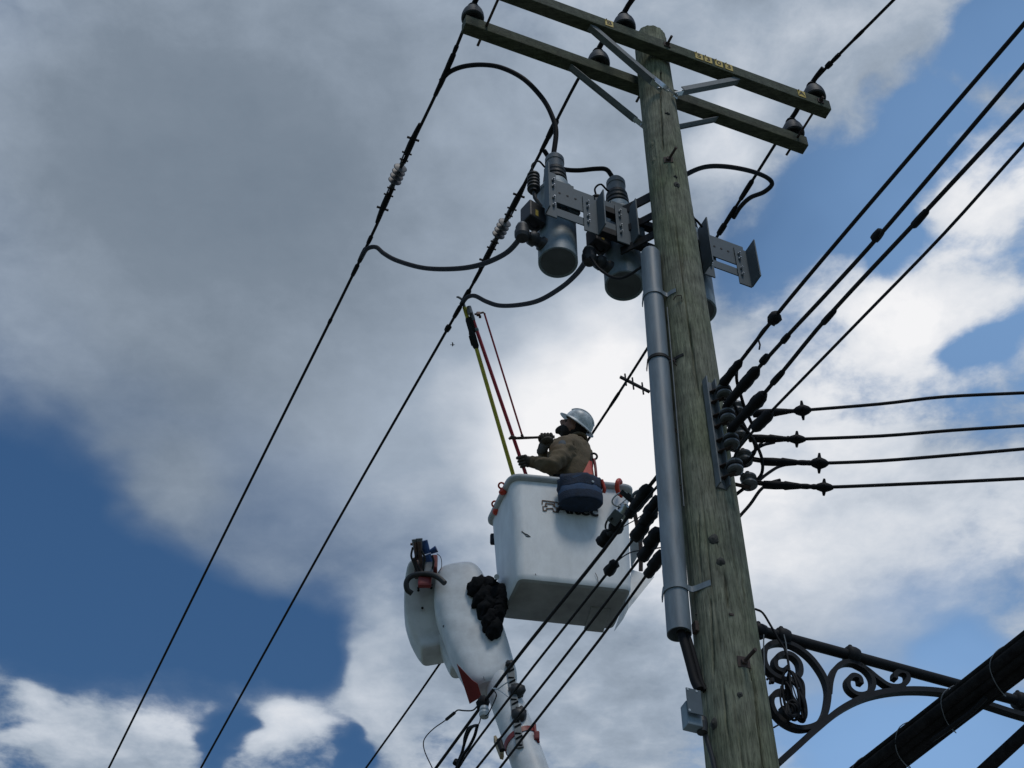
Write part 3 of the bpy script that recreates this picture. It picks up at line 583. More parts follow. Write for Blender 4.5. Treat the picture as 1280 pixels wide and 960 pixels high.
for u, v, mt in ((812, 372, 'pvc'), (816, 453, 'iron'), (847, 740, 'pvc')):
    z = pipe_c(u, v).z; c = PX(z); b = MB(); arc = [c + V((math.cos(q), math.sin(q), 0)) * (RP + .004) for q in np.linspace(R(175), R(350), 15)]
    tt = [POLE + V((-prad(z) * .5, -prad(z) * .88, z)) + V((0, 0, .004))]
    pts_ = smooth([c + V((-RP - .004, .06, 0))] + arc[1:-2] + [c + V((RP + .02, -.02, 0)), POLE + V((-prad(z) * .62, -prad(z) * .80, z)), POLE + V((-prad(z) * .42, -prad(z) * .925, z))], 2)
    b.ribbon(pts_, UP, .005, .035 if mt == 'pvc' else .022); b.build('strap', M[mt], pipe)
p = run([(851, 790), (856, 806), (862, 828), (868, 850), (874, 862)], depth(PX(pb.z)), depth(PX(pb.z)) - .25, 5); b = MB(); b.tube(p, .022, 10); b.tube([q + V((.03, .01, 0)) for q in p], .015, 8)
b.build('riser_cable', M['black'], None, p[0], 'black riser cables dropping out of the bottom of the grey pipe', 'cable')
# thin wire along the pipe
p = [PX(z) + V((RP + .012, -.03 + .008 * math.sin(z * 3), 0)) for z in np.linspace(7.0, 8.6, 24)]; b = MB(); b.tube(p, .0035, 6); b.build('ground_wire', M['galv'], None, p[0], 'thin pale wire running down between the grey pipe and the pole', 'wire')
# junction box on the pole side
q = DP(868, 884, 6.95); jb = thing('junction_box', 'small grey metal box with a drilled back plate on the side of the pole', 'junction box', q)
ax = (V((.93, .36, 0)).normalized(), V((-.36, .93, 0)).normalized(), UP)
b = MB(); b.cbox(q + V((0, -.015, .02)), .075, .006, .135, ax, .002); o = b.build('back_plate', M['plate'], jb)
b = MB(); b.cbox(q + ax[1] * .035 + UP * -.03, .075, .06, .125, ax, .005); b.build('housing', M['greyp'], jb)
b = MB(); b.lathe([(.025, -.03), (.03, 0), (.025, .05), (0, .05)], q + ax[1] * .04 + ax[0] * .05 - UP * .05, -UP, 12); b.tube([q + ax[1] * .05 + ax[0] * .07 - UP * .1, q + ax[0] * .09 - UP * .2 + ax[1] * .05, q + ax[0] * .12 - UP * .45 + ax[1] * .05], .012, 8); b.build('cable_gland', M['rubber'], jb)
for dx, dz in ((-.03, .058), (-.03, -.055), (.015, .058)): b = MB(); b.lathe([(.006, 0), (.006, .002), (0, .002)], q + V((0, -.015, .02)) - ax[1] * .003 + ax[0] * dx + UP * dz, -ax[1], 8); b.build('screw_hole', M['collar'], o)

# ------------------------------------------------------------------ secondary rack and its lines
rk = thing('spool_rack', 'galvanised steel rack with grey spool insulators bolted to the near pole face', 'insulator rack', LN(895, 545, .0))
RO = -.155
zt, zl = FR(884, 478, RO).z, FR(905, 612, RO).z; sR = (FR(893, 545, RO) - POLE).dot(AV)
b = MB(); cc = POLE + AV * sR + DV * RO + V((0, 0, (zt + zl) / 2)); b.cbox(cc, .062, .012, zt - zl, (AV, DV, UP), .003); b.cbox(cc - AV * .028 - DV * .022, .008, .045, zt - zl, (AV, DV, UP), .002); b.cbox(cc + AV * .028 - DV * .022, .008, .045, zt - zl, (AV, DV, UP), .002); ch = b.build('channel', M['galv'], rk)
for k in range(9): b = MB(); q = cc + AV * .033 - DV * .022 + UP * ((k - 4) * (zt - zl) / 9.4); b.lathe([(.012, 0), (.012, .0015), (0, .0015)], q, AV, 10); b.build('slot_hole', M['ink'], ch)
SP = [(898, 488), (902, 518), (906, 549), (910, 581)]; spz = []
def spool(par, c, r=.043, h=.07):
    b = MB(); b.lathe([(0, -h / 2), (r * .8, -h / 2), (r, -h / 2 + .008), (r, -h / 2 + .02), (r * .66, -.004), (r * .66, .004), (r, h / 2 - .02), (r, h / 2 - .008), (r * .8, h / 2), (0, h / 2)], c, UP, 20); return b.build('spool', M['spool'], par)
b0 = POLE + AV * (sR + .05) + DV * (RO - .075)
for u, v in SP:
    c = FR(u, v, RO - .075); c = V((b0.x, b0.y, c.z)); spz.append(c); spool(rk, c)
    b = MB()
    for sg in (-1, 1): b.beam(c + UP * sg * .042, c + UP * sg * .042 + DV * .07 - AV * .045, .026, .005, UP)
    b.lathe([(.006, -.06), (.006, .055), (.013, .055), (.013, .066), (0, .066)], c, UP, 8); b.build('clevis', M['rust'], rk)
rk2 = thing('spool_rack', 'dark rack of grey spool insulators on the pole side facing the level wires', 'insulator rack', POLE + AV * .19 + V((0, 0, 7.4)))
SP2 = [(921, 512), (925, 542), (930, 573), (936, 602)]; spz2 = []
for u, v in SP2:
    c = onp(u, v, POLE + AV * .235 - DV * .02, V((0, 1, 0))); spz2.append(c); spool(rk2, c, .046, .075)
    b = MB()
    for sg in (-1, 1): b.beam(c + UP * sg * .045, c + UP * sg * .045 - AV * .10 + DV * .01, .024, .005, UP)
    b.lathe([(.006, -.065), (.006, .06), (.013, .06), (.013, .07), (0, .07)], c, UP, 8); b.build('clevis', M['rust'], rk2)
b = MB(); b.beam(V((POLE.x, POLE.y, 0)) + AV * .145 + V((0, 0, spz2[-1].z - .12)), POLE + AV * .15 + V((0, 0, spz2[0].z + .12)), .05, .012, AV); b.build('channel', M['galv'], rk2)

AL = .02
def lnpts(pix): return [LN(u, v, AL) for u, v in pix]
near = [('thick street wire tied to the topmost spool of the near rack', [(1280, 30), (1110, 228), (1020, 334), (968, 397), (930, 446), (905, 478)], .0108, spz[0]),
        ('thick street wire tied to the second spool of the near rack', [(1280, 82), (1110, 282), (1040, 360), (985, 419), (940, 469), (912, 502)], .0108, spz[1]),
        ('thick street wire tied to the third spool of the near rack', [(1280, 132), (1150, 272), (1040, 390), (977, 466), (948, 500), (918, 532)], .0108, spz[2]),
        ('thinner street wire tied to the lowest spool of the near rack', [(1280, 180), (1180, 292), (1080, 395), (1005, 472), (955, 524), (920, 566)], .0075, spz[3])]
for i, (lb, pix, r, sp) in enumerate(near):
    pts = lnpts(pix); pts = [ext(pts[1], pts[0], 9.0)] + smooth(pts + [sp + AV * .01], 4)
    t = wire_thing('street_wire', lb, 'power line', pts, r, 'low street wires above the pavement')
    P = lnpts(pix)
    if i < 3:
        a0 = P[-1]; e0 = P[-2]; X = (e0 - a0).normalized(); l = (e0 - a0).length
        sleeve(t, a0 - X * .06, a0 + X * l * (.85 if i == 0 else 1.0), .025, 'dead_end_cover', n=9, lump=.4, seed=i)
        if i: sleeve(t, e0 - X * .14, e0 + X * .06, .033, 'splice_cover', n=7, lump=.3, seed=i + 5)
    else:
        q = P[-2]; X = (P[-3] - q).normalized(); sleeve(t, q - X * .10, q + X * .07, .031, 'splice_cover', n=7, lump=.2, seed=9)
    # loop of tie wire round the spool
    b = MB(); b.tube([sp + (DV * math.cos(q) + AV * math.sin(q)) * .038 for q in np.linspace(0, 2 * math.pi, 17)], .009, 6); b.build('spool_tie', M['wire'], t)
    if i == 0:
        q = LN(968, 398, AL); X = (LN(980, 384, AL) - q).normalized(); b = MB(); b.ell(q, .042, .036, .036, (X, X.cross(UP).normalized(), X.cross(UP).normalized().cross(X)), 12, 8, .3, 2); b.build('connector', M['black'], t)
        b = MB(); b.tube(smooth([LN(966, 402, AL), LN(955, 412, AL), LN(944, 428, AL), LN(934, 440, AL)], 4), .010, 6); b.build('tail_wire', M['black'], t)
        b = MB(); b.tube([LN(948, 425, AL), LN(950, 431, AL - .02), LN(949, 437, AL - .02)], .005, 6); b.build('tie_tail', M['black'], t)
    if i == 1:
        for u, v, rr in ((956, 449, .021), (982, 423, .017), (1097, 294, .024)):
            q = LN(u, v, AL); X = (LN(u + 10, v - 11.5, AL) - q).normalized(); knot(t, q, X, rr, .07, 'tape_knot')
    if i == 2:
        for u, v, rr in ((1150, 273, .018), (1036, 396, .016), (972, 472, .017)): q = LN(u, v, AL); X = (LN(u + 10, v - 11, AL) - q).normalized(); knot(t, q, X, rr, .12, 'tape_knot')
far = [('street wire leaving the pole in front of the bucket with a chrome clamp on it', [(824, 592), (801, 622), (755, 687), (664, 800), (619, 859), (545, 960)], .0120),
       ('street wire with a black box connector in front of the bucket floor', [(828, 628), (797, 667), (765, 709), (693, 800), (650, 855), (591, 933), (572, 962)], .0085),
       ('third street wire below the bucket corner carrying two black connectors', [(832, 656), (795, 704), (722, 800), (654, 887), (596, 960)], .0085),
       ('lowest street wire passing below the side step of the bucket', [(834, 684), (808, 719), (749, 800), (667, 905), (625, 960)], .0085)]
def blob(t, u, v, l, r, name='connector', lump=.25, seed=0, slope=(10, -13.2), mat=None, n=8):
    q = LN(u, v, AL); X = (LN(u + slope[0], v + slope[1], AL) - q).normalized(); Y = X.cross(UP).normalized(); Z = X.cross(Y)
    b = MB(); pts = [q + X * l * x for x in (-.5, -.46, -.2, -.05, .15, .4, .5)]; rr = [r * .35, r * .78, r * .82, r * .76, r * .82, r * .76, r * .36]
    rr = [x * (1 + lump * mnoise.noise(V((k * 2.1, seed * 3.3, .4)))) for k, x in enumerate(rr)]; b.tube(pts, rr, n); return b.build(name, mat or M['black'], t)
for i, (lb, pix, r) in enumerate(far):
    P = lnpts(pix); st = POLE + DV * .17 + AV * .02 + V((0, 0, P[0].z))
    pts = smooth([st] + P, 4) + [ext(P[-2], P[-1], 25)]
    t = wire_thing('street_wire', lb, 'power line', pts, r, 'low street wires above the pavement')
    if i == 0:
        blob(t, 757.5, 671.5, .115, .05, seed=1, lump=.5); blob(t, 768.5, 661, .115, .05, seed=2, lump=.5); blob(t, 806, 617, .13, .052, seed=3, n=7); blob(t, 798, 628, .12, .05, seed=4, n=7); blob(t, 789, 640, .07, .04, 'rubber_boot', seed=6)
        b = MB(); b.tube([q + V((0, 0, -.02)) for q in lnpts([(822, 604), (810, 618), (790, 640)])], .008, 6); b.build('tail_wire', M['black'], t)
    if i == 1:
        blob(t, 817, 633, .15, .050, 'splice_cover', seed=7, n=7); blob(t, 810, 647, .12, .052, 'splice_cover', seed=8, n=7); blob(t, 800, 664, .13, .05, 'splice_cover', seed=9, n=7); blob(t, 764.5, 709.5, .10, .044, seed=10, n=6)
        b = MB(); b.tube(smooth(lnpts([(770, 703), (780, 695), (790, 690), (802, 688), (830, 684)]), 5), .004, 6); b.build('thin_lead', M['black'], t)
        b = MB(); b.tube(smooth(lnpts([(770, 664), (785, 655), (797, 648), (812, 636)]), 5), .0035, 6); b.build('thin_lead', M['wire'], t)
    if i == 2: blob(t, 818, 672, .13, .056, seed=11, n=7); blob(t, 808, 690, .11, .048, seed=12, n=6)
    if i == 3: blob(t, 822, 700, .14, .048, 'splice_cover', seed=13, n=7); blob(t, 815, 711, .12, .04, 'splice_cover', seed=14, n=7)
# hot-line clamp hung on the first of them
q0 = LN(772, 643, AL); t = thing('line_clamp', 'chrome and grey line clamp with a bent wire bail hanging below the bucket hook', 'clamp', q0)
dq = depth(q0)
def DQ(u, v, k=0): return DP(u, v, dq + k - .07)
X = (DQ(783, 632) - DQ(765, 655)).normalized(); vdir = ray(772, 643).normalized(); Y = vdir.cross(X).normalized()
b = MB(); b.cbox(DQ(769, 647), .085, .07, .07, (X, Y, vdir), .008); b.build('body', M['galv'], t)
b = MB(); b.tube([DQ(774, 646), DQ(784, 634)], [.036, .034], 16); b.lathe([(.038, 0), (.038, .02), (.03, .03)], DQ(781, 636.5), X, 16); b.build('chrome_barrel', M['zinc'], t)
b = MB(); b.tube(smooth([DQ(775, 634), DQ(768, 631.5), DQ(765, 627), DQ(768, 621), DQ(775, 616), DQ(779, 617)], 3), .0055, 6); b.tube([DQ(772, 633), DQ(783, 624)], .0035, 6); b.build('bail', M['zinc'], t)
b = MB(); b.tube([DQ(776, 634), DQ(773, 637)], .010, 6); b.beam(DQ(776, 614, -.02), DQ(794, 630, -.02), .022, .022, Y); b.beam(DQ(784, 617, .01), DQ(795, 627, .01), .014, .014, Y); b.tube([DQ(794, 630), DQ(790, 635)], .010, 6); b.build('handle_bar', M['iron'], t)
b = MB(); b.tube(smooth([DQ(757, 661), DQ(757, 656), DQ(760, 650), DQ(767, 650), DQ(768, 655), DQ(764, 662), DQ(758, 664)], 3), .006, 6); b.beam(DQ(763, 650, -.04), DQ(766, 647, -.04), .012, .012, Y); b.beam(DQ(770, 660, -.03), DQ(777, 650, -.03), .01, .012, Y); b.build('eye_bolt', M['iron'], t)
b = MB(); b.tube(smooth([DQ(790, 623), DQ(793, 617), DQ(798, 614), DQ(802, 613)], 4), .010, 6); b.build('loop_strap', M['cap'], t)

# level service wires to the right
lev = [('topmost level service wire leaving to the side of the pole', [(945, 517), (975, 516), (1003, 513), (1100, 505), (1180, 496), (1282, 491)], 1.0), ('second level service wire from the top, small star clip on it', [(940, 548), (975, 549), (996, 549), (1100, 545), (1190, 538), (1282, 532)], .55),
       ('third level service wire from the top, large star clip on it', [(955, 577), (990, 578), (1024, 579), (1100, 576), (1190, 569), (1282, 561)], 1.0), ('lowest level service wire leaving to the side of the pole', [(958, 606), (990, 608), (1030, 609), (1110, 606), (1200, 602), (1282, 598)], .55)]
HV = V((math.sin(R(96)), math.cos(R(96)), 0)); HN = V((-HV.y, HV.x, 0))
for i, (lb, pix, kk) in enumerate(lev):
    sp = spz2[i]; P = [onp(u, v, sp, HN) for u, v in pix]; pts = smooth([sp] + P, 4) + [ext(P[-2], P[-1], 10)]
    t = wire_thing('service_wire', lb, 'power line', pts, .0095, 'level service wires')
    X = (P[2] - P[0]).normalized(); b = MB(); b.tube([P[0] + X * x for x in (-.02, -.015, .05, .09, .10, .13, .17, .20)], [.012, .026, .027, .024, .029, .024, .019, .011], 6); b.build('dead_end_cover', M['black'], t); sleeve(t, P[0] + X * .15, P[2] - X * .02, .015, 'armor_wrap', n=8, lump=.4, seed=30 + i)
    q = P[2]; b = MB(); Y = X.cross(UP).normalized(); Z = X.cross(Y); r_ = .033 * (.6 + .4 * kk)
    b.tube([q + X * x for x in (-.05, -.035, -.012, .012, .035, .05)], [.010, r_ * .7, r_, r_, r_ * .7, .010], 10)
    for g in range(4): w = (Y * math.cos(g * math.pi / 2 + .5) + Z * math.sin(g * math.pi / 2 + .5)); b.tube([q + w * r_ * .8, q + w * r_ * 1.75], [.012, .006], 6)
    b.build('star_clip', M['black'], t)
    b = MB(); b.tube([sp + Y * .02, P[0] + Y * .016], .006, 6); b.tube([sp - Y * .02 + UP * .02, P[0] - Y * .012 + UP * .01], .005, 6); b.build('bail_wire', M['wire'], t)
# black jumper tails looping between the two racks
dk = depth(spz2[1])
for lb, pix, d0, d1, r in (('black tail wire curling below the lowest spool to the pole', [(975, 600), (962, 604), (950, 613), (938, 630), (924, 646)], dk + .1, dk - .1, .0095), ('black tail wire making a round loop between the spools', [(914, 498), (920, 510), (932, 535), (944, 553), (952, 572), (953, 588), (948, 598), (936, 606), (915, 622)], dk - .15, dk - .3, .0095),
                           ('black tail wire crossing from the second spool to the third', [(905, 520), (915, 522), (928, 533), (938, 545), (944, 558), (942, 568), (930, 580), (914, 592)], dk - .25, dk - .2, .0095), ('black tail wire hanging behind the thick covers', [(921, 460), (921, 476), (926, 494), (931, 510), (940, 530)], dk - .2, dk - .1, .009),
                           ('black tail wire joining the third level wire to the rack', [(985, 580), (972, 584), (958, 593), (945, 603), (930, 610)], dk + .1, dk - .15, .0095), ('black tail wire running up behind the lowest spool', [(953, 552), (945, 562), (936, 576), (920, 592)], dk, dk - .2, .009), ('black tail wire above the lowest spool', [(952, 520), (940, 530), (930, 548), (918, 562)], dk - .05, dk - .2, .009),
                           ('black tail wire rising from the second level wire', [(968, 553), (955, 556), (945, 562), (934, 572), (926, 580)], dk + .05, dk - .1, .009)):
    p = run(pix, d0, d1, 5); b = MB(); b.tube(p, r, 8); b.build('tail_wire', M['black'], None, p[0], lb, 'wire', 'tail wires at the racks')

# ------------------------------------------------------------------ wrought-iron street-lamp bracket
br = thing('lamp_bracket', 'black wrought iron street lamp bracket with scrolls fixed to the pole', 'lamp bracket', FR(947, 800, 0))
def BZ(x, y): return FR(930 + x / 3.657, 740 + y / 3.657, 0)
p0, p1 = BZ(50, 172), BZ(1280, 505); zt_ = (p0.z + p1.z) / 2; pe = p0 + (p1 - p0) * 1.5
b = MB(); b.cyl(p0 - AV * .03, pe, .028, n=20); b.build('tube', M['iron'], br)
for x, y, r in ((70, 178, .038), (175, 205, .046), (492, 290, .048), (1262, 498, .05)):
    q = BZ(x, y); q.z = p0.z + (p1.z - p0.z) * (q - p0).dot(AV) / (p1 - p0).dot(AV); b = MB()
    b.tube([q + AV * k for k in (-.035, -.03, -.012, .012, .03, .035)], [.027, r * .92, r, r, r * .92, .027], 16); b.lathe([(.013, 0), (.013, r + .012), (.008, r + .018), (0, r + .018)], q, UP, 8); b.lathe([(.012, 0), (.012, r + .01), (0, r + .012)], q - UP * .0, -UP, 8); b.build('collar', M['iron'], br)
low = [(150, 790), (250, 700), (330, 628), (440, 540), (560, 482), (700, 455), (850, 455), (980, 476), (1090, 512), (1200, 548), (1290, 575)]
b = MB(); b.ribbon(smooth([BZ(*q) for q in low], 6), DV, .029, .044); b.build('lower_brace', M['iron'], br)
sc1 = [(175, 530), (182, 558), (205, 572), (228, 556), (226, 515), (202, 478), (165, 460), (132, 474), (120, 510), (140, 560), (190, 606), (255, 628), (325, 612), (362, 570), (378, 510), (380, 450), (358, 385), (305, 310), (240, 258), (180, 236), (125, 240), (92, 268), (90, 325), (118, 372), (170, 402), (225, 404), (252, 378), (248, 330), (215, 294), (172, 288), (140, 312), (142, 350), (172, 366), (196, 350)]
sc2 = [(385, 470), (392, 410), (412, 358), (452, 328), (505, 330), (552, 358), (582, 400), (582, 445), (552, 472), (510, 472), (476, 446), (470, 412), (492, 388), (522, 396), (530, 424)]
sc3 = [(500, 328), (555, 358), (610, 402), (660, 434), (712, 436), (742, 408), (738, 380), (712, 368), (688, 378), (686, 402)]
for sc in (sc1, sc2, sc3): b = MB(); b.ribbon(smooth([BZ(*q) for q in sc], 5), DV, .025, .038); b.build('scroll', M['iron'], br)
b = MB(); s0, za = sz(945, 768, 0); zb_ = FR(977, 968, 0).z; c = POLE + AV * (prad(6) + .004) + V((0, 0, (za + zb_) / 2)); b.cbox(c, .012, .07, za - zb_, (AV, DV, UP), .003); b.build('wall_plate', M['iron'], br)
# loose wires hung in a coil on the bracket
cw = thing('wire_coil', 'tangle of thin loose wires coiled and hung on the lamp bracket scrolls', 'wire coil', BZ(200, 480))
def CO(x, y, o=-.06): return FR(930 + x / 3.657, 740 + y / 3.657, o)
b = MB(); b.tube(smooth([CO(52, 78, -.02), (CO(85, 95)), CO(120, 150), CO(160, 220), CO(190, 270), CO(205, 340), CO(212, 420), CO(225, 500)], 5), .006, 6); b.build('hanging_wire', M['wire'], cw)
b = MB(); b.tube(smooth([CO(182, 195), CO(192, 240), CO(200, 310), CO(215, 400), CO(235, 470), CO(262, 540), CO(280, 590)], 5), .0035, 6); b.tube(smooth([CO(90, 195), CO(90, 250), CO(92, 320), CO(94, 390)], 4), .0035, 6); b.build('hanging_wire', M['galv'], cw)
rnd = random.Random(5)
for k in range(7):
    x0, y0 = 205 + rnd.uniform(-14, 14), 390 + rnd.uniform(-40, 40); x1, y1 = 255 + rnd.uniform(-30, 25), 580 + rnd.uniform(-16, 16); w = rnd.uniform(12, 34)
    pts = []
    for g in range(26):
        q = g / 25 * 2 * math.pi * 1.5; cx = (x0 + x1) / 2 - math.cos(q) * (x1 - x0) / 2; cy = (y0 + y1) / 2 - math.cos(q) * (y1 - y0) / 2
        pts.append(CO(cx + math.sin(q) * w, cy - math.sin(q) * w * .3, -.05 - .03 * math.sin(q) + rnd.uniform(-.004, .004)))
    b = MB(); b.tube(smooth(pts, 2), .0042 if k % 3 else .007, 6); b.build('wire_loop', M['wire'] if k % 3 else M['black'], cw)
for k in range(4):
    cx, cy = 215 + rnd.uniform(-12, 14), 545 + rnd.uniform(-14, 14); r_ = rnd.uniform(26, 38); b = MB(); b.tube([CO(cx + math.cos(q) * r_ * .8, cy + math.sin(q) * r_ * 1.1, -.08 + .01 * math.sin(2 * q)) for q in np.linspace(0, 2 * math.pi, 29)], .007, 6); b.build('wire_loop', M['black'], cw)
for k in range(2): b = MB(); b.tube(smooth([CO(225 + 16 * k, 380), CO(258 + 12 * k, 420), CO(262 + 12 * k, 500), CO(270 + 8 * k, 580)], 5), .008, 6); b.build('wire_loop', M['black'], cw)
b = MB(); b.tube(smooth([CO(105, 400), CO(112, 395), CO(120, 402), CO(118, 420)], 4), .006, 6); b.tube([CO(128, 398), CO(128, 415)], .012, 8); b.tube(smooth([CO(170, 430), CO(165, 470), CO(172, 520), CO(190, 560)], 5), .0045, 6); b.tube([CO(135, 620), CO(160, 606)], .004, 6); b.build('wire_scrap', M['wire'], cw)

# ------------------------------------------------------------------ lashed cable bundle and single cable (low, over the pavement)
ZBU = 5.72
def bundle_axis(u0, v0, u1, v1, z): p, q = ZP(u0, v0, z), ZP(u1, v1, z); return p, q
p, q = bundle_axis(1280, 822, 1101, 960, ZBU); X = (q - p).normalized(); Y = X.cross(UP).normalized()
bd = thing('cable_bundle', 'thick bundle of black telephone cables lashed together crossing below the lamp bracket', 'cable bundle', p)
A0, A1 = p - X * 6, q + X * 22
def sagp(f, dy, dz, ph=0):
    c = A0.lerp(A1, f); l = (A1 - A0).length * f; return c + Y * (dy + .006 * mnoise.noise(V((l * .9, ph, 0)))) + UP * (dz + .006 * mnoise.noise(V((l * .8, ph, 5))) + .012 * (c - p).dot(X) * 0)
FF = np.linspace(0, 1, 160)
for k, (dy, dz, r) in enumerate(((-.074, -.004, .026), (-.036, -.020, .028), (.006, -.026, .030), (.046, -.016, .027), (.078, .004, .022), (-.058, .034, .026), (-.014, .044, .029), (.030, .040, .027), (.064, .034, .019), (-.084, .026, .015))):
    b = MB(); b.tube([sagp(f, dy, dz, k * 3.1) for f in FF], r, 10); b.build('cable', M['matte'], bd)
b = MB(); b.tube([sagp(f, .0, .082, 50) for f in FF], .007, 6); b.build('messenger_wire', M['wire'], bd)
lash = []
for i in range(2600):
    f = i / 2599; qq = f * 2 * math.pi * 88; c = sagp(f, 0, .01); lash.append(c + Y * math.cos(qq) * (.104 + .004 * math.sin(qq * 3.3)) + UP * (math.sin(qq) * .070))
b = MB(); b.tube(lash, .0026, 5); b.build('lashing_wire', M['cap'], bd)
b = MB(); b.tube(smooth([ZP(1232, 872, ZBU - .08), ZP(1215, 889, ZBU - .095), ZP(1190, 908, ZBU - .11), ZP(1165, 925, ZBU - .09)], 5), .011, 8); b.build('stray_cable', M['black'], bd)
b = MB(); c = p + X * .10; b.tube([c + UP * .07, c + UP * .10 + X * .01, c + UP * .115 - X * .02], .006, 6); b.build('tie_tail', M['black'], bd)
p2, q2 = bundle_axis(1285, 913, 1225, 968, 5.45); X2 = (q2 - p2).normalized(); pts = [p2 - X2 * 6, p2, q2, q2 + X2 * 22]
b = MB(); b.tube([pts[0].lerp(pts[-1], f) for f in np.linspace(0, 1, 40)], .030, 12)
b.build('telephone_cable', M['matte'], None, pts[0], 'single thick black telephone cable running alongside below the lashed bundle', 'cable')
# ------------------------------------------------------------------ bucket truck: boom, jib covers, bucket
def YP(u, v, y): r = ray(u, v); return EYE + r * ((y - EYE.y) / r.y)
X0, Y0 = V((1, 0, 0)), V((0, 1, 0))
B1, B2 = DP(631, 870, 11.65), DP(658, 946, 11.15); BX = (B2 - B1).normalized()
TIP = B1 - BX * ((B1.z - 9.62) / -BX.z) * 1.0; BASE = B1 + BX * ((B1.z - 2.3) / -BX.z)
lift = thing('bucket_truck', 'white bucket truck boom holding up a white fibreglass bucket', 'bucket truck', V((BASE.x, BASE.y, 0)))
b = MB(); TOPB = B1 - BX * .75; ks = [0, .25, .5, 1]; b.tube([TOPB.lerp(BASE, k) for k in np.linspace(0, 1, 12)], [.121 + .03 * k for k in np.linspace(0, 1, 12)], 36); boom = b.build('upper_boom', M['whitep'], lift)
def sect(l, r, y, d, tk, n=28, e=2.8):
    c = DP((l + r) / 2, y, d); w = (r - l) / 2 * d / FPX; Yv = BX.cross(X0).normalized() * -1; Xv = Yv.cross(BX).normalized(); out = []
    if Xv.x < 0: Xv = -Xv
    for k in range(n):
        q = 2 * math.pi * k / n; cs, sn = math.cos(q), math.sin(q); cc_ = math.copysign(abs(cs) ** (2 / e), cs); ss = math.copysign(abs(sn) ** (2 / e), sn); out.append(c + Xv * cc_ * w + Yv * ss * tk)
    return out
def cowl(rows, name, par, mat, e=2.8):
    b = MB(); P = [V((l, r, y)) for l, r, y, d, t_ in rows]; Q2 = [V((d, t_, 0)) for l, r, y, d, t_ in rows]; A_ = smooth(P, 4); B_ = smooth(Q2, 4)
    b.loft([sect(a[0], a[1], a[2], c[0], c[1], e=e) for a, c in zip(A_, B_)]); return b.build(name, mat, par)
dt = lambda y: 12.47 - (y - 745) / 200 * 1.31
cowl([(560, 576, 711, dt(715), .03), (549, 592, 715, dt(718), .10), (543, 603, 726, dt(728), .14), (541.5, 612, 745, dt(748), .15), (544, 620, 766, dt(768), .15), (552, 628, 788, dt(788), .15), (561, 636, 812, dt(812), .145), (573, 643, 836, dt(836), .135), (581, 647, 850, dt(850), .125), (588, 647, 857, dt(857), .11), (596, 645, 860, dt(860), .09)], 'boom_tip_cover', lift, M['whitep'], 3.4)
cowl([(518, 544, 706, 12.62, .08), (510, 547, 712, 12.62, .12), (506, 548, 730, 12.6, .13), (505, 549, 752, 12.58, .135), (505.5, 551, 770, 12.55, .135), (511, 556, 790, 12.5, .13), (519, 561, 807, 12.46, .12), (525, 561, 816, 12.42, .115), (528, 560, 819, 12.41, .105)], 'jib_cover', lift, M['whitep'], 5.5)
cowl([(545, 570, 800, 12.45, .08), (556, 580, 826, 12.3, .08), (562, 582, 838, 12.2, .07), (566, 580, 842, 12.2, .05)], 'lower_cover', lift, M['whitep'], 3)
def plate_px(b, poly, d, th): b.prism([DP(u, v, d if not isinstance(d, list) else d[i]) for i, (u, v) in enumerate(poly)], ray(600, 800).normalized() * th)
b = MB(); plate_px(b, [(571, 830), (590, 850), (597, 855), (602, 871), (587, 880)], 11.5, .12); b.build('red_link', M['redbox'], lift)
# screws on the covers
for u, v in ((523, 738), (539, 735), (539, 731), (523, 735), (546, 731), (562, 722), (562, 726), (575, 776), (581, 789), (555, 783), (537, 790), (541, 801), (528, 760)):
    b = MB(); c = DP(u, v, dt(v) - .10 if u > 546 else 12.45); n = -ray(u, v).normalized(); b.lathe([(.011, -.12), (.011, .03), (0, .03)], c, n, 8); b.build('cover_screw', M['iron'], lift)
b = MB(); b.tube(smooth([DP(u_, v_, dt(v_) - .155 - .012 * math.sin((v_ - 720) / 30)) for u_, v_ in ((571, 714), (568, 725), (571, 745), (578, 770), (588, 800), (599, 830), (606, 850))], 5), .004, 6); b.build('cover_seam', M['cap'], lift)
b = MB(); b.tube(smooth([DP(515, 742, 12.32), DP(509, 737, 12.32), DP(508, 728, 12.34), DP(513, 721, 12.36), DP(524, 717.5, 12.36), DP(538, 718, 12.34), DP(548, 722, 12.3), DP(556, 729, 12.25)], 6), .0225, 12); b.build('hydraulic_hose', M['rubber'], lift)
# dark crumpled cover over the joint between boom and bucket
b = MB()
rnd = random.Random(11)
for k_, (u_, v_, rx_, rz_) in enumerate(((592, 735, .075, .085), (600, 748, .08, .10), (605, 762, .075, .10), (609, 776, .065, .09), (613, 788, .055, .075), (606, 735, .085, .07), (616, 744, .085, .08), (623, 751, .07, .075), (612, 756, .07, .09), (617, 770, .05, .08), (620, 760, .05, .06))):
    b.ell(DP(u_ + 5, v_, dt(v_) - .215 + .006 * (k_ % 3)), rx_ * 1.08, .09, rz_ * 1.30, (V((.93, 0, -.36)), Y0, V((.36, 0, .93))), 24, 18, .30, k_ * 3.7)
b.build('pleated_cover', M['matteb'], lift)
b = MB(); c = DP(612, 728, 12.35); b.cbox(c + V((.05, .1, -.02)), .30, .05, .2, (V((.98, .14, 0)), V((-.14, .98, 0)), UP), .015); b.cyl(DP(621, 721, 12.2), DP(621, 721, 12.4), .022, n=12); b.build('bucket_bracket', M['whitep'], lift)
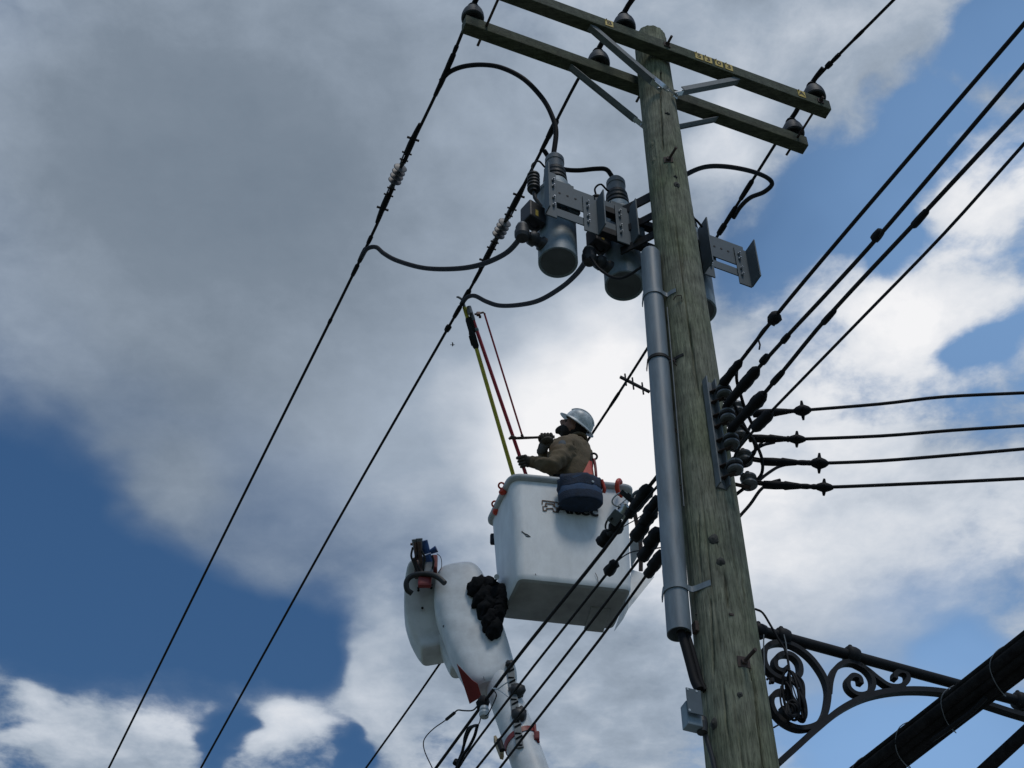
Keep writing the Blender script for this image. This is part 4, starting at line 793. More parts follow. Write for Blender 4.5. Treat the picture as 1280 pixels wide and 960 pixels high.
# valve cluster on the jib
vb = MB(); vc = lambda u, v, k=0: DP(u, v, 12.5 + k)
b = MB(); b.tube([vc(529, 676), vc(533, 692)], .036, 14); b.tube([vc(532, 694), vc(537, 707)], .045, 14); b.tube([vc(538, 690), vc(546, 686)], [.02, .03], 10); b.build('blue_valve', M['blue'], lift)
b = MB(); b.tube([vc(519, 678, -.05), vc(521, 700, -.05)], .016, 8); b.tube([vc(524, 677, -.06), vc(526, 705, -.06)], .018, 8); b.cbox(vc(526, 712, -.02), .10, .08, .14, None, .01); b.tube([vc(513, 680), vc(520, 681)], .012, 6); b.tube([vc(516, 698), vc(522, 704), vc(521, 714)], .014, 8); b.build('valve_block', M['brown'], lift)
b = MB(); b.tube([vc(519, 674, -.02), vc(521, 692, -.02)], [.03, .022], 10); b.tube([vc(524, 673, -.03), vc(525, 690, -.03)], [.028, .02], 10); b.cbox(vc(536, 712, -.06), .07, .07, .12, None, .012); b.build('valve_fitting', M['cap'], lift)
b = MB(); b.cbox(vc(543, 705, .06), .05, .08, .14, None, .01); b.build('red_block', M['redbox'], lift)
b = MB(); b.cbox(vc(531, 727, -.16), .11, .05, .11, None, .02); b.build('pivot_block', M['redbox'], lift)
for pp_ in ([(516, 684), (514, 695), (518, 706), (521, 716)], [(522, 690), (519, 700), (524, 712), (528, 720)], [(540, 694), (542, 702), (540, 712), (535, 720)], [(527, 688), (531, 698), (529, 708), (531, 718)]):
    b = MB(); b.tube(smooth([vc(u_, v_, -.09) for u_, v_ in pp_], 4), .009, 7); b.build('valve_hose', M['rubber'], lift)
b = MB(); b.tube(smooth([vc(546, 692), vc(551, 697), vc(552, 708), vc(548, 716)], 4), .003, 5); b.build('thin_tube', M['wire'], lift)

# the bucket itself
def quad_ring(c4, rad, z, n=7, out=0.0):
    cen = sum((V(c) for c in c4), V((0, 0, 0))) / 4; res = []
    for i in range(4):
        p, a_, n_ = V(c4[i]), V(c4[i - 1]), V(c4[(i + 1) % 4]); ea, en = (a_ - p).normalized(), (n_ - p).normalized(); p = p - (ea + en) * out
        s, e = p + ea * rad, p + en * rad
        for k in range(n + 1):
            t_ = k / n; q = s.lerp(p, t_).lerp(p.lerp(e, t_), t_); res.append(V((q.x, q.y, z)))
    return res
TC = [(0.005, 9.238, 0), (.985, 9.376, 0), (.84, 9.94, 0), (-.185, 9.80, 0)]; BC = [(.046, 9.25, 0), (.945, 9.392, 0), (.818, 9.905, 0), (-.108, 9.752, 0)]
ZR, ZF = 10.40, 9.30
def bc(f): return [V(b_).lerp(V(t_), f) for b_, t_ in zip(BC, TC)]
rings = [quad_ring(bc(0), .05, ZF + .0, out=-.03), quad_ring(bc(0), .06, ZF + .012, out=-.010), quad_ring(bc(.03), .065, ZF + .035)] + [quad_ring(bc(f), .065 + .02 * f, ZF + (ZR - .05 - ZF) * f) for f in np.linspace(.06, 1, 14)]
b = MB(); b.loft(rings[1:], False)
b.loft([quad_ring(bc(1), .085, ZR, out=-.012), quad_ring(bc(.92), .085, ZR - .09, out=-.012), quad_ring(bc(.25), .07, 9.50, out=-.012)], False)
bk = b.build('bucket', M['white'], lift)
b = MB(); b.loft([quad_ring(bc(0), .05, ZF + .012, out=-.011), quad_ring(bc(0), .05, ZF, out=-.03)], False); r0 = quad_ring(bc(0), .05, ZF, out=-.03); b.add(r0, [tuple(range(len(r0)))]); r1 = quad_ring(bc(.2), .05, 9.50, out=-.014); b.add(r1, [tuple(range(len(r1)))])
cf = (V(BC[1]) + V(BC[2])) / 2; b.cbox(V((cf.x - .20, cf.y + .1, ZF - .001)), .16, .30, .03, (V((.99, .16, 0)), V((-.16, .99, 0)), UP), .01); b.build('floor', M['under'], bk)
b = MB(); b.loft([quad_ring(bc(1), .085, ZR - .052, out=0), quad_ring(bc(1), .11, ZR - .048, out=.024), quad_ring(bc(1), .115, ZR - .034, out=.036), quad_ring(bc(1), .115, ZR - .010, out=.038), quad_ring(bc(1), .11, ZR + .002, out=.026), quad_ring(bc(1), .095, ZR + .004, out=.0), quad_ring(bc(1), .085, ZR, out=-.012)], False); b.build('rim', M['lip'], bk)
FX = (V((.985, 9.376, 0)) - V((.005, 9.238, 0))).normalized(); pA, pB = V((.046, 9.25, ZF)), V((.005, 9.238, ZR - .05)); FY = (pB - pA); FY = (FY - FX * FY.dot(FX)).normalized(); FN = FX.cross(FY)
if FN.dot(EYE - pA) < 0: FN = -FN
def FACE(u, v, o=.004): return onp(u, v, pA + FN * o, FN)
tx = text_mesh('lettering', 'Altec', .165, M['ink'], FACE(721.5, 637), FX, FX.cross(FY) .cross(FX) if False else FY, bk, .001, .004)
b = MB()
def lg(x, y): return FACE(660 + x / 10.667, 610 + y / 10.667)
for l_ in ([(190, 215), (190, 165), (300, 178), (395, 192), (405, 225)], [(200, 238), (205, 300), (245, 300), (245, 274), (332, 270), (340, 312), (388, 322), (378, 262), (412, 268)], [(235, 226), (235, 204), (338, 214), (338, 238)], [(352, 198), (350, 240), (365, 255)], [(215, 240), (260, 240)]):
    for p_, q_ in zip(l_, l_[1:]): b.beam(lg(*p_), lg(*q_), .009, .003, FN)
b.build('emblem', M['brownink'], bk)
b = MB()
for l_ in ([(652, 664), (656, 667), (659, 668), (663, 671)], [(655, 666), (658, 670), (661, 671)], [(744, 716), (747, 722), (748, 730)], [(669, 717), (670, 719)]):
    for p_, q_ in zip(l_, l_[1:]): b.beam(FACE(*p_, .002), FACE(*q_, .002), .007 if l_[0][0] < 660 else .004, .002, FN)
b.build('scuff_mark', M['ink'], bk)
# step plate and latch parts on the far end of the bucket
b = MB(); plate_px(b, [(790, 712), (818, 721), (785, 762), (779, 774), (768, 789), (786, 735)], [12.9, 12.85, 12.55, 12.5, 12.5, 12.7], .05); b.build('step_plate', M['white'], bk)
b = MB(); plate_px(b, [(788, 672), (797, 668), (801, 680), (798, 694), (790, 708)], 12.95, .10); b.build('latch_box', M['lip'], bk)
b = MB(); b.tube(smooth([DP(793, 640, 12.75), DP(797, 660, 12.78), DP(801, 684, 12.75), DP(801, 714, 12.7)], 5), .018, 8); b.build('drain_hose', M['brown'], bk)
b = MB(); b.cbox(DP(617, 674, 12.98), .06, .05, .10, None, .015); b.build('control_grip', M['canvasd'], bk)
# along the boom: ladder strap with black blocks, red strap and wooden wedge
tb = thing('tool_strap', 'grey laddered strap with black blocks tied along the boom', 'tool strap', DP(644, 880, 11.4))
fo = lambda u, v, k=0: DP(u, v, 11.65 - (v - 870) / 76 * .5 - .17 + k)
b = MB(); sA, sB = fo(637, 828), fo(650, 935); b.beam(sA, sB, .055, .016, -ray(640, 880).normalized(), .003); b.build('strap', M['galv'], tb)
for k in range(15):
    q = sA.lerp(sB, (k + .6) / 15.4); b = MB(); b.beam(q - X0 * .022 - UP * .012, q + X0 * .022 + UP * .016 * (1 if k % 2 else -1), .012, .04, -ray(640, 880).normalized()); b.build('rung', M['iron'], tb)
for u, v, l_, r_ in ((637.5, 830, .03, .035), (646, 863, .05, .065), (649, 894, .055, .06)): b = MB(); b.ell(fo(u, v, -.01), r_, r_ * .8, l_ * 1.1, None, 12, 8, .5, u); b.build('block', M['rubber'], tb)
rs = thing('red_strap', 'red strap cinched around the boom with a wooden wedge under it', 'strap', DP(650, 925, 11.3))
bc_ = B1.lerp(B2, (928 - 870) / 76); Yb = BX.cross(X0).normalized(); Xb = Yb.cross(BX).normalized()
b = MB(); b.ribbon([bc_ + (Xb * math.cos(q) + Yb * math.sin(q)) * .131 + BX * .03 * math.cos(q) * -1 for q in np.linspace(0, 2 * math.pi, 41)], BX, .006, .045); b.build('band', M['redbox'], rs)
b = MB(); b.cbox(fo(671, 920, .03), .04, .04, .07, None, .01); b.tube([fo(668, 905, .05), fo(669, 915, .05), fo(673, 928, .05)], .012, 6); b.build('buckle', M['redbox'], rs)
wd = pmat('pale wood', (.42, .33, .20), .7, 0, .3, 20)
b = MB(); b.prism([fo(617, 920), fo(620, 919), fo(630, 938), fo(629, 942), fo(625, 941)], V((0, .08, 0))); b.build('wedge', wd, rs)
b = MB(); b.tube([fo(624, 925, -.02), fo(628, 938, -.02)], .022, 8); b.build('cleat', M['iron'], rs)
# rest of the truck, below the view
def tbx(c, x, y, z, name, mat, bv=.03): b = MB(); b.cbox(c, x, y, z, (AV, DV, UP), bv); return b.build(name, mat, lift)
g = V((BASE.x, BASE.y, 0)); b = MB(); b.lathe([(.42, 1.1), (.42, 1.25), (.3, 1.3), (.27, 1.9), (.34, 1.95), (.34, 2.1), (0, 2.1)], g, UP, 28); b.build('turret', M['whitep'], lift)
b = MB(); b.cbox(g + UP * 2.25, .30, .34, .5, (AV, DV, UP), .05); b.build('boom_pivot', M['whitep'], lift)
tbx(g + DV * -.2 + UP * .98, 2.3, 5.2, .26, 'deck', M['whitep']); tbx(g + DV * -3.6 + UP * 1.35, 2.2, 1.5, 1.5, 'cab', M['whitep'], .18)
for sg in (-1, 1): b = MB(); b.cbox(g - DV * 3.9 + AV * sg * 1.08 + UP * 1.75, .06, .7, .5, (AV, DV, UP), .02); b.build('cab_window', M['glass'], lift)
for dd in (-3.5, 1.0, 2.0):
    for sg in (-1, 1):
        c = g + DV * dd + AV * sg * .95 + UP * .47; b = MB(); b.lathe([(.2, -.14), (.44, -.14), (.47, -.1), (.47, .1), (.44, .14), (.2, .14)], c, AV, 28); w = b.build('wheel', M['tyre'], lift); b = MB(); b.lathe([(0, -.10), (.2, -.12), (.2, .12), (0, .10)], c, AV, 20); b.build('rim', M['galv'], w)

# ------------------------------------------------------------------ orange hooks on the rim
def hook(lb, ru, rv, pu, pv, d, sc=1.0, flat=True):
    t = thing('rim_hook', lb, 'hook', DP(pu, pv, d), 'orange hooks on the bucket rim'); c = DP(ru, rv, d - .05); w = ray(ru, rv).normalized(); Xh = X0; Yh = w.cross(Xh).normalized()
    b = MB(); b.tube([c + (Xh * math.cos(q) + Yh * math.sin(q)) * .024 * sc for q in np.linspace(0, 2 * math.pi, 19)], .0085 * sc, 8); b.build('ring', M['orange'], t)
    b = MB(); c2 = DP(pu, pv, d - .05)
    b.tube([c + (c2 - c) * f for f in (.35, .6, .8, 1, 1.3, 1.55)], [.012 * sc, .022 * sc, .033 * sc, .036 * sc, .033 * sc, .015 * sc], 10); b.build('plate', M['orange'], t)
hook('orange hook on the short rim side, close to the sticks', 626.8, 607, 628.5, 614.5, 12.86); hook('orange hook on the short rim side, farther from the sticks', 618.5, 630, 620.5, 639, 13.02)
t = thing('rim_hook', 'red orange hook over the rim above the chrome clamp', 'hook', DP(774, 608, 12.7), 'orange hooks on the bucket rim')
b = MB(); b.tube(smooth([DP(774, 618, 12.62), DP(771.5, 611, 12.62), DP(772, 603, 12.64), DP(774, 600.5, 12.7), DP(775.5, 603, 12.76)], 5), .020, 10); b.build('hook_body', M['orange'], t)
b = MB(); b.tube([DP(774, 617, 12.61), DP(777, 619, 12.6), DP(776, 622, 12.6)], [.022, .02, .012], 10); b.build('hook_tip', M['orange'], t)
b = MB(); b.tube(smooth([DP(752, 600, 12.62), DP(754, 606, 12.6), DP(755.5, 612, 12.58), DP(754.5, 616, 12.58)], 4), [.015] * 13, 8); b.build('rim_hook', M['orange'], None, DP(754, 606, 12.6), 'small red clip beside the blue tool bag', 'hook', 'orange hooks on the bucket rim')

# ------------------------------------------------------------------ tool bag hung on the bucket
bgc = YP(726, 630, 9.21); bag = thing('tool_bag', 'round navy canvas tool bag hung on the outside of the bucket', 'tool bag', bgc)
def bag_ring(z, r, lump, ph):
    out = []
    for k in range(40):
        q = 2 * math.pi * k / 40; f = 1 + lump * mnoise.noise(V((math.cos(q) * 2.2, math.sin(q) * 2.2, z * 9 + ph))); out.append(V((bgc.x + math.cos(q) * r * f, bgc.y + math.sin(q) * r * .52 * f, bgc.z + z + lump * .12 * mnoise.noise(V((math.cos(q) * 3, math.sin(q) * 3, ph + 7))))))
    return out
b = MB(); b.loft([bag_ring(-.004, .150, .02, 0), bag_ring(-.01, .17, .02, 0), bag_ring(.01, .181, .02, 0), bag_ring(.085, .183, .03, 0)], False); r0 = bag_ring(-.004, .150, .02, 0); b.add(r0, [tuple(range(40))]); b.build('bag_base', M['canvasb'], bag)
b = MB(); b.loft([bag_ring(.08, .180, .03, 0)] + [bag_ring(.08 + .02 * i, .178 + .004 * math.sin(i), .05 + .02 * i, 0) for i in range(1, 9)], False); b.build('bag_side', M['canvas'], bag)
b = MB(); b.loft([bag_ring(.15, .182, .10, 0), bag_ring(.19, .187, .2, 0), bag_ring(.23, .185, .28, 0), bag_ring(.265, .17, .3, 0), bag_ring(.28, .13, .22, 1), bag_ring(.25, .11, .1, 1)], False); b.build('folded_top', M['canvasb'], bag)
b = MB(); q = bgc + V((.10, -.082, .17)); b.lathe([(.011, 0), (.011, .006), (0, .007)], q, V((.5, -.85, 0)), 10); b.build('rivet', M['collar'], bag)
for sg in (-1, 1): b = MB(); b.tube(smooth([bgc + V((sg * .12, .02, .2)), bgc + V((sg * .11, .10, .33)), bgc + V((sg * .10, .17, .41)), bgc + V((sg * .10, .21, .36))], 5), .010, 8); b.build('rope_handle', M['canvasd'], bag)

# ------------------------------------------------------------------ the worker
def skin_mb(joints, edges, sub=2, root=0):
    me = bpy.data.meshes.new('tmp'); me.from_pydata([tuple(p) for p, r in joints], edges, []); o = bpy.data.objects.new('tmp', me); COL.objects.link(o)
    m = o.modifiers.new('s', 'SKIN'); m.use_smooth_shade = True
    if not me.skin_vertices: me.attributes.new
    for i, (p, r) in enumerate(joints):
        sv = me.skin_vertices[0].data[i]; sv.radius = (r, r) if not isinstance(r, tuple) else r; sv.use_root = (i == root)
    s_ = o.modifiers.new('u', 'SUBSURF'); s_.levels = sub; s_.render_levels = sub
    bpy.context.view_layer.update(); ev = bpy.data.meshes.new_from_object(o.evaluated_get(bpy.context.evaluated_depsgraph_get()))
    b = MB(); b.add([v.co for v in ev.vertices], [tuple(p.vertices) for p in ev.polygons], True); bpy.data.objects.remove(o); return b
def wrinkle(b, amp, sc, seed=0):
    vs = [V(p) for p in b.v]; bm = bmesh.new()
    for p in vs: bm.verts.new(p)
    bm.verts.ensure_lookup_table()
    for f in b.f:
        try: bm.faces.new([bm.verts[i] for i in f])
        except ValueError: pass
    bm.normal_update()
    for i, q in enumerate(bm.verts):
        w = q.co * sc; n = mnoise.noise(V((w.x, w.y, w.z * 1.7)) + V((seed, 0, 0))) + .5 * mnoise.noise(w * 2.3 + V((0, seed, 0))); b.v[i] = tuple(q.co + q.normal * amp * n)
    bm.free(); return b
WY = 9.50
J = {'pelvis': V((.50, 9.54, 10.42)), 'belly': YP(714, 597, 9.53), 'chest': YP(716, 570, 9.51), 'neckb': YP(722, 553, 9.50), 'neck': YP(720, 544, 9.49),
     'lsh': YP(710, 559, 9.36), 'lel': YP(689, 584, 9.26), 'lwr': YP(666, 577.5, 9.30), 'lhand': YP(654, 577.5, 9.30), 'rsh': YP(715, 556, 9.70), 'rel': YP(690, 588, 9.62), 'rwr': YP(678, 563, 9.47), 'rhand': YP(682, 548, 9.45),
     'lhip': V((.50, 9.44, 10.38)), 'rhip': V((.50, 9.64, 10.38)), 'lkn': V((.44, 9.43, 9.96)), 'rkn': V((.46, 9.66, 9.96)), 'lank': V((.50, 9.44, 9.57)), 'rank': V((.53, 9.66, 9.57)), 'ltoe': V((.36, 9.43, 9.535)), 'rtoe': V((.38, 9.66, 9.535))}
man = thing('person', 'worker in tan shirt and white helmet standing in the bucket, looking up', 'person', V((.48, 9.54, 9.5)))
BR = {'pelvis': .13, 'belly': .125, 'chest': .14, 'neckb': .075, 'neck': .058, 'lsh': .07, 'lel': .045, 'lwr': .032, 'rsh': .07, 'rel': .045, 'rwr': .032, 'lhip': .085, 'rhip': .085, 'lkn': .06, 'rkn': .06, 'lank': .04, 'rank': .04, 'ltoe': .035, 'rtoe': .035}
nm_ = list(BR); ix = {n: i for i, n in enumerate(nm_)}
ED_ = [('pelvis', 'belly'), ('belly', 'chest'), ('chest', 'neckb'), ('neckb', 'neck'), ('chest', 'lsh'), ('lsh', 'lel'), ('lel', 'lwr'), ('chest', 'rsh'), ('rsh', 'rel'), ('rel', 'rwr'), ('pelvis', 'lhip'), ('pelvis', 'rhip'), ('lhip', 'lkn'), ('lkn', 'lank'), ('lank', 'ltoe'), ('rhip', 'rkn'), ('rkn', 'rank'), ('rank', 'rtoe')]
body = skin_mb([(J[n], BR[n]) for n in nm_], [(ix[a_], ix[b_]) for a_, b_ in ED_])
# head on the neck, turned up
HF = V((-.78, -.22, .56)).normalized(); HU = V((.62, -.45, .64)); HU = (HU - HF * HU.dot(HF)).normalized(); HS = HU.cross(HF).normalized()
HC = YP(717.5, 535.5, 9.47)
nu, nv = 40, 28; vs = []; fs = []
def gs(q, c, s_): return math.exp(-((q - V(c)).length / s_) ** 2)
for j in range(nv + 1):
    th = math.pi * j / nv
    for i in range(nu):
        ph = 2 * math.pi * i / nu; q = V((math.sin(th) * math.cos(ph), math.sin(th) * math.sin(ph), math.cos(th)))   # x front, y side, z up
        r_ = 1.0 + .42 * gs(q, (.98, 0, -.10), .19) + .10 * gs(q, (.96, 0, .05), .16) + .05 * gs(q, (.9, 0, .28), .3) - .06 * (gs(q, (.9, .35, .08), .17) + gs(q, (.9, -.35, .08), .17)) + .10 * gs(q, (.8, 0, -.42), .2) + .16 * gs(q, (.66, 0, -.75), .32) + .14 * (gs(q, (-.05, .99, -.05), .18) + gs(q, (-.05, -.99, -.05), .18))
        vs.append(HC + HF * q.x * .098 * r_ + HS * q.y * .076 * r_ + HU * q.z * .118 * r_)
for j in range(nv):
    for i in range(nu): fs.append((j * nu + i, (j + 1) * nu + i, (j + 1) * nu + (i + 1) % nu, j * nu + (i + 1) % nu))
body.add(vs, fs, True)
body.build('body', M['skin'], man)
for sg in (-1, 1): b = MB(); b.ell(HC + HF * .088 + HS * sg * .032 + HU * .008, .012, .012, .009); b.build('eye', M['eye'], man)
b = MB(); b.ell(HC + HF * .022 - HU * .066, .086, .076, .064, (HF, HS, HU), 22, 16, .15, 3); b.tube(smooth([HC + HF * .04 - HU * .055, HC + HF * .075 - HU * .078, HC + HF * .098 - HU * .104, HC + HF * .104 - HU * .128], 4), [.064, .061, .058, .055, .052, .048, .044, .04, .035, .029, .022, .014, .006], 14); b.build('beard', M['hair'], man)
b = MB(); b.ell(HC - HF * .03 + HU * .0, .090, .083, .105, (HF, HS, HU), 20, 14, .1, 8); b.build('hair', M['hair'], man)
# helmet with full brim
hb = MB(); HO = HC + HU * .045 - HF * .008; Hn = 48
def hring(rx, ry, h, fw=0): return [HO + HF * (math.cos(2 * math.pi * k / Hn) * rx + fw) + HS * math.sin(2 * math.pi * k / Hn) * ry + HU * h for k in range(Hn)]
hb.loft([hring(.128, .108, .0), hring(.176, .148, -.012, .006), hring(.181, .152, -.008, .006), hring(.178, .150, -.002, .006), hring(.136, .116, .014)] + [hring(.134 * math.cos(q) ** .75, .114 * math.cos(q) ** .75, .014 + .118 * math.sin(q)) for q in np.linspace(.05, 1.52, 12)], False); r0 = hring(.134 * math.cos(1.52) ** .75, .114 * math.cos(1.52) ** .75, .014 + .118 * math.sin(1.52)); hb.add(r0, [tuple(range(Hn))])
hat = hb.build('hard_hat', M['hat'], man)
b = MB()
for yy in (-.035, 0, .035): b.tube([HO + HF * (math.cos(q) * .134 ) + HS * yy + HU * (.016 + .118 * math.sin(q) * (1 if yy == 0 else .965) + .002) for q in np.linspace(.5, 2.6, 14)], .008, 8)
b.build('ridge', M['hat'], hat)
b = MB(); b.ell(HO - HS * .10 + HU * .06 + HF * .0, .020, .006, .016, (HF, HS, HU)); b.ell(HO - HS * .075 + HU * .088 - HF * .03, .015, .01, .012, (HF, HS, HU)); b.build('helmet_sticker', M['cap'], hat)
# clothes
SR = {'pelvis': .195, 'belly': .198, 'chest': .19, 'neckb': .09, 'lsh': .108, 'lel': .080, 'lwr': .052, 'rsh': .115, 'rel': .078, 'rwr': .052}
J2 = dict(J); J2['lwr'] = J['lel'].lerp(J['lwr'], 1.02); sn = list(SR); six = {n: i for i, n in enumerate(sn)}
def lerp_j(a_, b_, f): return J2[a_].lerp(J2[b_], f)
jl = [(J2[n], SR[n]) for n in sn]; ed = [(six[a_], six[b_]) for a_, b_ in (('pelvis', 'belly'), ('belly', 'chest'), ('chest', 'neckb'), ('chest', 'lsh'), ('chest', 'rsh'))]
for s_, e_, w_ in (('lsh', 'lel', 'lwr'), ('rsh', 'rel', 'rwr')):
    k0 = len(jl); jl += [(lerp_j(s_, e_, .5), .096), (lerp_j(e_, w_, .5), .072)]; ed += [(six[s_], k0), (k0, six[e_]), (six[e_], k0 + 1), (k0 + 1, six[w_])]
sh = wrinkle(skin_mb(jl, ed, 3), .017, 13); shirt = sh.build('shirt', M['shirt'], man)
b = MB(); q = J2['lel'].lerp(J2['lwr'], .97); d_ = (J2['lwr'] - J2['lel']).normalized(); b.tube([q - d_ * .03, q - d_ * .02, q + d_ * .02, q + d_ * .03], [.045, .052, .052, .044], 16); b.build('cuff', M['shirt'], shirt)
b = MB(); b.tube([J['neckb'] + (AV * 0 + V((math.cos(q) * .072, math.sin(q) * .08, .028 + .012 * math.cos(q)))) for q in np.linspace(0, 2 * math.pi, 25)], .018, 8); b.build('collar', M['shirt'], shirt)
b = MB(); q = J2['lsh'].lerp(J2['lel'], .22) + V((-.02, -.083, .015)); b.lathe([(.032, 0), (.032, .006), (0, .008)], q, V((-.25, -1, -.1)), 14); b.build('sleeve_patch', M['cap'], shirt)
TR = {'pelvis': .155, 'lhip': .105, 'rhip': .105, 'lkn': .08, 'rkn': .08, 'lank': .062, 'rank': .062}; tn = list(TR); tix = {n: i for i, n in enumerate(tn)}
wrinkle(skin_mb([(J[n], TR[n]) for n in tn], [(tix[a_], tix[b_]) for a_, b_ in (('pelvis', 'lhip'), ('pelvis', 'rhip'), ('lhip', 'lkn'), ('lkn', 'lank'), ('rhip', 'rkn'), ('rkn', 'rank'))], 2), .008, 10).build('trousers', M['jean'], man)
for f_ in 'lr': b = MB(); a_, t_ = J[f_ + 'ank'], J[f_ + 'toe']; b.ell((a_ + t_) / 2 - UP * .01, .15, .055, .05, None, 16, 10); b.cyl(a_ - UP * .02, a_ + UP * .14, .06, .062, 14); b.build('boot', M['hair'], man)
# sticks: positions first, hands close round them
S_top, S_bot = DP(590.5, 397, 13.22), DP(657, 592, 12.90)            # red stick
S_bot2 = S_bot + (S_bot - S_top).normalized() * .10; SD = (S_bot - S_top).normalized()
def grip(hand_c, axis, palm_dir, name, wrist, r_s, flip=1):
    axis = axis.normalized(); pd = (palm_dir - axis * palm_dir.dot(axis)).normalized(); sd_ = axis.cross(pd) * flip; b = MB()
    pc = hand_c + pd * (r_s + .026); b.ell(pc, .058, .028, .048, (axis, pd, sd_), 14, 10, .1, 2)
    b.tube(smooth([pc + pd * .005, pc.lerp(wrist, .55), wrist], 4), [.042] * 4 + [.040] * 4 + [.045], 12)
    for k in range(4):
        o_ = axis * ((k - 1.5) * .026); ln = (2.2, 2.5, 2.4, 2.0)[k]; rr = r_s + .0150
        pts = [hand_c + o_ + (pd * math.cos(q) + sd_ * math.sin(q)) * (rr + .006 * math.cos(q)) for q in np.linspace(.25, .25 + ln * 1.25, 10)]; b.tube(pts, [.0145] * 7 + [.014, .0125, .009], 8)
    pts = [hand_c - axis * .030 + pd * (r_s + .03) - sd_ * .02, hand_c - axis * .045 + pd * .02 - sd_ * (r_s + .018), hand_c - axis * .05 - pd * .008 - sd_ * (r_s + .012), hand_c - axis * .046 - pd * .028 - sd_ * .004]; pp = smooth(pts, 3); b.tube(pp, [.017] * (len(pp) - 2) + [.0145, .010], 8)
    return b.build(name, M['glove'], man)
lh = S_top + SD * (DP(652.5, 578, 12.93) - S_top).dot(SD); grip(lh, SD, (J['lwr'] - lh), 'glove', J['lwr'], .016)
lever_a, lever_b = DP(638, 548, 12.92), DP(693, 546, 13.0); LD = (lever_b - lever_a).normalized()
rh = lever_a + LD * (DP(683, 546, 12.98) - lever_a).dot(LD); grip(rh, LD, V((.1, .1, -1)), 'glove', J['rwr'], .014, -1)
b = MB(); b.tube(smooth([J['rwr'] - (rh - J['rwr']).normalized() * .03, J['rwr'], J['rwr'].lerp(rh, .5)], 4), [.048] * 4 + [.045] * 4 + [.036], 12); b.build('glove_cuff', M['glove'], man)
# harness
hs = MB(); hs.ribbon(smooth([YP(714, 546, 9.33), YP(727, 552, 9.36), YP(735, 567, 9.42), YP(737, 580, 9.44), YP(733, 600, 9.40)], 5), V((-.3, -1, -.3)), .04, .006) if False else None
b = MB(); b.prism([YP(728, 592, 9.33), YP(736.5, 575.5, 9.36), YP(740, 577, 9.38), YP(741, 594, 9.36)], V((0, .012, .0))); o = b.build('harness_strap', M['orange'], man)
b = MB(); c = YP(742, 569.5, 9.42); b.tube([c + V((math.cos(q) * .030, .01, math.sin(q) * .036)) for q in np.linspace(0, 2 * math.pi, 21)], .0095, 8); b.tube(smooth([YP(736, 566, 9.42), YP(738, 570, 9.42), YP(739, 580, 9.42), YP(741, 594, 9.42)], 4), .011, 8); b.build('harness_ring', M['iron'], man)
b = MB(); b.tube(smooth([YP(742.5, 574, 9.42), YP(744, 582, 9.42), YP(745, 594, 9.42), YP(745, 606, 9.44)], 4), .012, 8); b.build('lanyard', M['redbox'], man)

# ------------------------------------------------------------------ sticks in the worker's hands
ys = thing('hot_stick', 'yellow fibreglass hot stick with a dark head hooked on the power line', 'hot stick', DP(641, 592, 12.76))
yt, yb = DP(580.5, 384, 13.24), DP(641, 592, 12.96); YD = (yb - yt).normalized()
b = MB(); b.cyl(yt, yb + YD * .55, .0175, n=14); b.build('pole', M['yellow'], ys)
b = MB(); b.tube([yt + YD * x for x in (.10, .12, .22, .24, .36, .38)], [.019, .024, .024, .029, .028, .020], 12); b.cbox(yt + YD * .31 + V((-.012, 0, 0)), .05, .04, .09, (X0, YD.cross(X0).normalized(), YD), .008); b.cbox(yt + YD * .16 + V((.03, 0, 0)), .03, .04, .14, (X0, YD.cross(X0).normalized(), YD), .008); b.build('head', M['iron'], ys)
b = MB(); b.tube(smooth([yt + YD * .02, yt - YD * .05, DP(577, 374, 13.25), DP(573, 371.5, 13.26), DP(570.5, 371.5, 13.26)], 4), [.014] * 6 + [.011] * 8 + [.008] * 3, 8); b.tube([DP(586, 383, 13.22), DP(588, 392, 13.2)], [.02, .026], 8); b.build('hook', M['cap'], ys)
rsx = thing('hot_stick', 'red fibreglass stick with a thin side rod and a hand lever', 'hot stick', S_bot)
b = MB(); b.cyl(S_top, S_bot2, .0155, n=14); b.build('pole', M['red'], rsx)
b = MB(); b.tube([S_top - SD * .06, S_top - SD * .04, S_top + SD * .0, S_top + SD * .03], [.012, .02, .021, .018], 10); b.tube([S_top + SD * .10, S_top + SD * .105, S_top + SD * .125, S_top + SD * .13], [.016, .0185, .0185, .016], 12); b.build('ferrule', M['cap'], rsx)
b = MB(); b.cbox(DP(598, 392.5, 13.2), .035, .03, .035, None, .006); b.tube([DP(593, 393, 13.2), DP(604, 390.5, 13.2), DP(606.5, 393, 13.2)], .009, 8); b.cbox(DP(600, 396, 13.2), .022, .02, .02, None, .004); b.build('rod_joint', M['brown'], rsx)
b = MB(); b.cyl(DP(605.5, 392, 13.2), DP(653.5, 547, 12.93), .0085, n=10); b.build('side_rod', M['red'], rsx)
b = MB(); b.tube([lever_a, lever_a.lerp(lever_b, .2), lever_a.lerp(lever_b, .55), lever_b], [.010, .013, .011, .014], 10); b.tube([DP(636, 549, 12.9), DP(640, 546, 12.9), DP(645, 547.5, 12.9)], [.01, .018, .012], 8); b.tube([DP(652, 543, 12.92), DP(654, 548, 12.92)], .012, 8); b.build('lever', M['rust'], rsx)

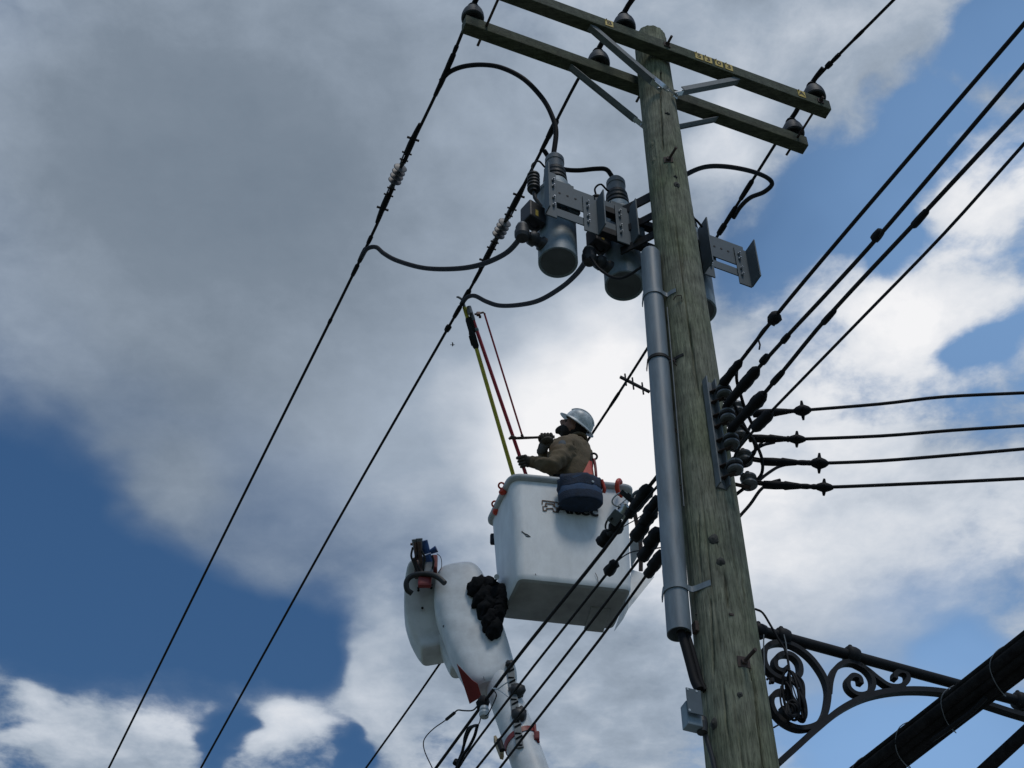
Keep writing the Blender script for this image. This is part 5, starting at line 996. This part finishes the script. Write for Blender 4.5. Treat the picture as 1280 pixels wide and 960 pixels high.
# ------------------------------------------------------------------ connector and looped leads on the first street wire
lc = thing('line_connector', 'black connector with a white cap and looped leads hanging on the wire below the boom', 'connector', LN(604, 880, AL))
def L8(x, y, al=AL - .01): return LN(440 + x / 4.571, 780 + y / 4.571, al)
b = MB(); b.ell(L8(748, 448), .045, .04, .05, None, 12, 8, .4, 3); b.ell(L8(735, 470), .03, .03, .03, None, 10, 8, .3, 4); b.build('body', M['black'], lc)
b = MB(); b.lathe([(0, 0), (.03, .005), (.036, .03), (.03, .05), (.034, .06), (.028, .085), (0, .09)], L8(755, 535), UP, 14); b.build('cap', M['collar'], lc)
for pts_, r_ in (([(720, 465), (690, 493), (640, 495), (605, 492), (585, 508), (560, 530)], .0055), ([(555, 535), (520, 560), (470, 595), (425, 640), (408, 680), (418, 735), (455, 815), (470, 850)], .0042), ([(735, 535), (728, 565), (715, 580)], .004), ([(815, 385), (825, 410), (800, 470), (780, 510), (765, 525)], .004), ([(718, 580), (690, 585), (665, 620), (640, 690), (620, 770), (585, 850)], .011), ([(715, 585), (700, 640), (670, 700), (630, 760), (600, 840)], .011), ([(716, 582), (672, 590), (645, 640), (635, 710), (605, 790), (590, 850)], .009)):
    b = MB(); b.tube(smooth([L8(*q) for q in pts_], 5), r_, 8); b.build('lead', M['black'], lc)
b = MB(); b.tube([L8(585, 508), L8(540, 545)], .012, 8); b.build('lead_sleeve', M['black'], lc); b = MB(); b.tube([L8(600, 780), L8(590, 800)], .022, 8); b.build('lead_sleeve', M['black'], lc)
b = MB(); b.tube(smooth([L8(800, 365), L8(830, 372), L8(870, 345), L8(910, 320)], 4), .0045, 6); b.tube(smooth([L8(815, 365), L8(850, 385), L8(890, 415)], 4), .003, 6); b.build('tie_cord', M['collar'], lc)

# ------------------------------------------------------------------ a small bird far off
bc0 = DP(566, 431, 95); bd_ = thing('bird', 'tiny dark bird flying far behind the middle power line', 'bird', bc0)
b = MB(); b.ell(bc0, .09, .03, .03); b.ell(bc0 + V((.09, 0, .01)), .03, .022, .022); b.prism([bc0 + V((-.08, -.02, 0)), bc0 + V((-.15, -.03, 0)), bc0 + V((-.15, .03, 0)), bc0 + V((-.08, .02, 0))], V((0, 0, .006))); b.build('body', M['rubber'], bd_)
for sg in (-1, 1): b = MB(); b.prism([bc0 + V((.03, sg * .02, .01)), bc0 + V((.03, sg * .12, .05)), bc0 + V((-.05, sg * .20, .04)), bc0 + V((-.04, sg * .02, .01))], V((0, 0, .006))); b.build('wing', M['rubber'], bd_)
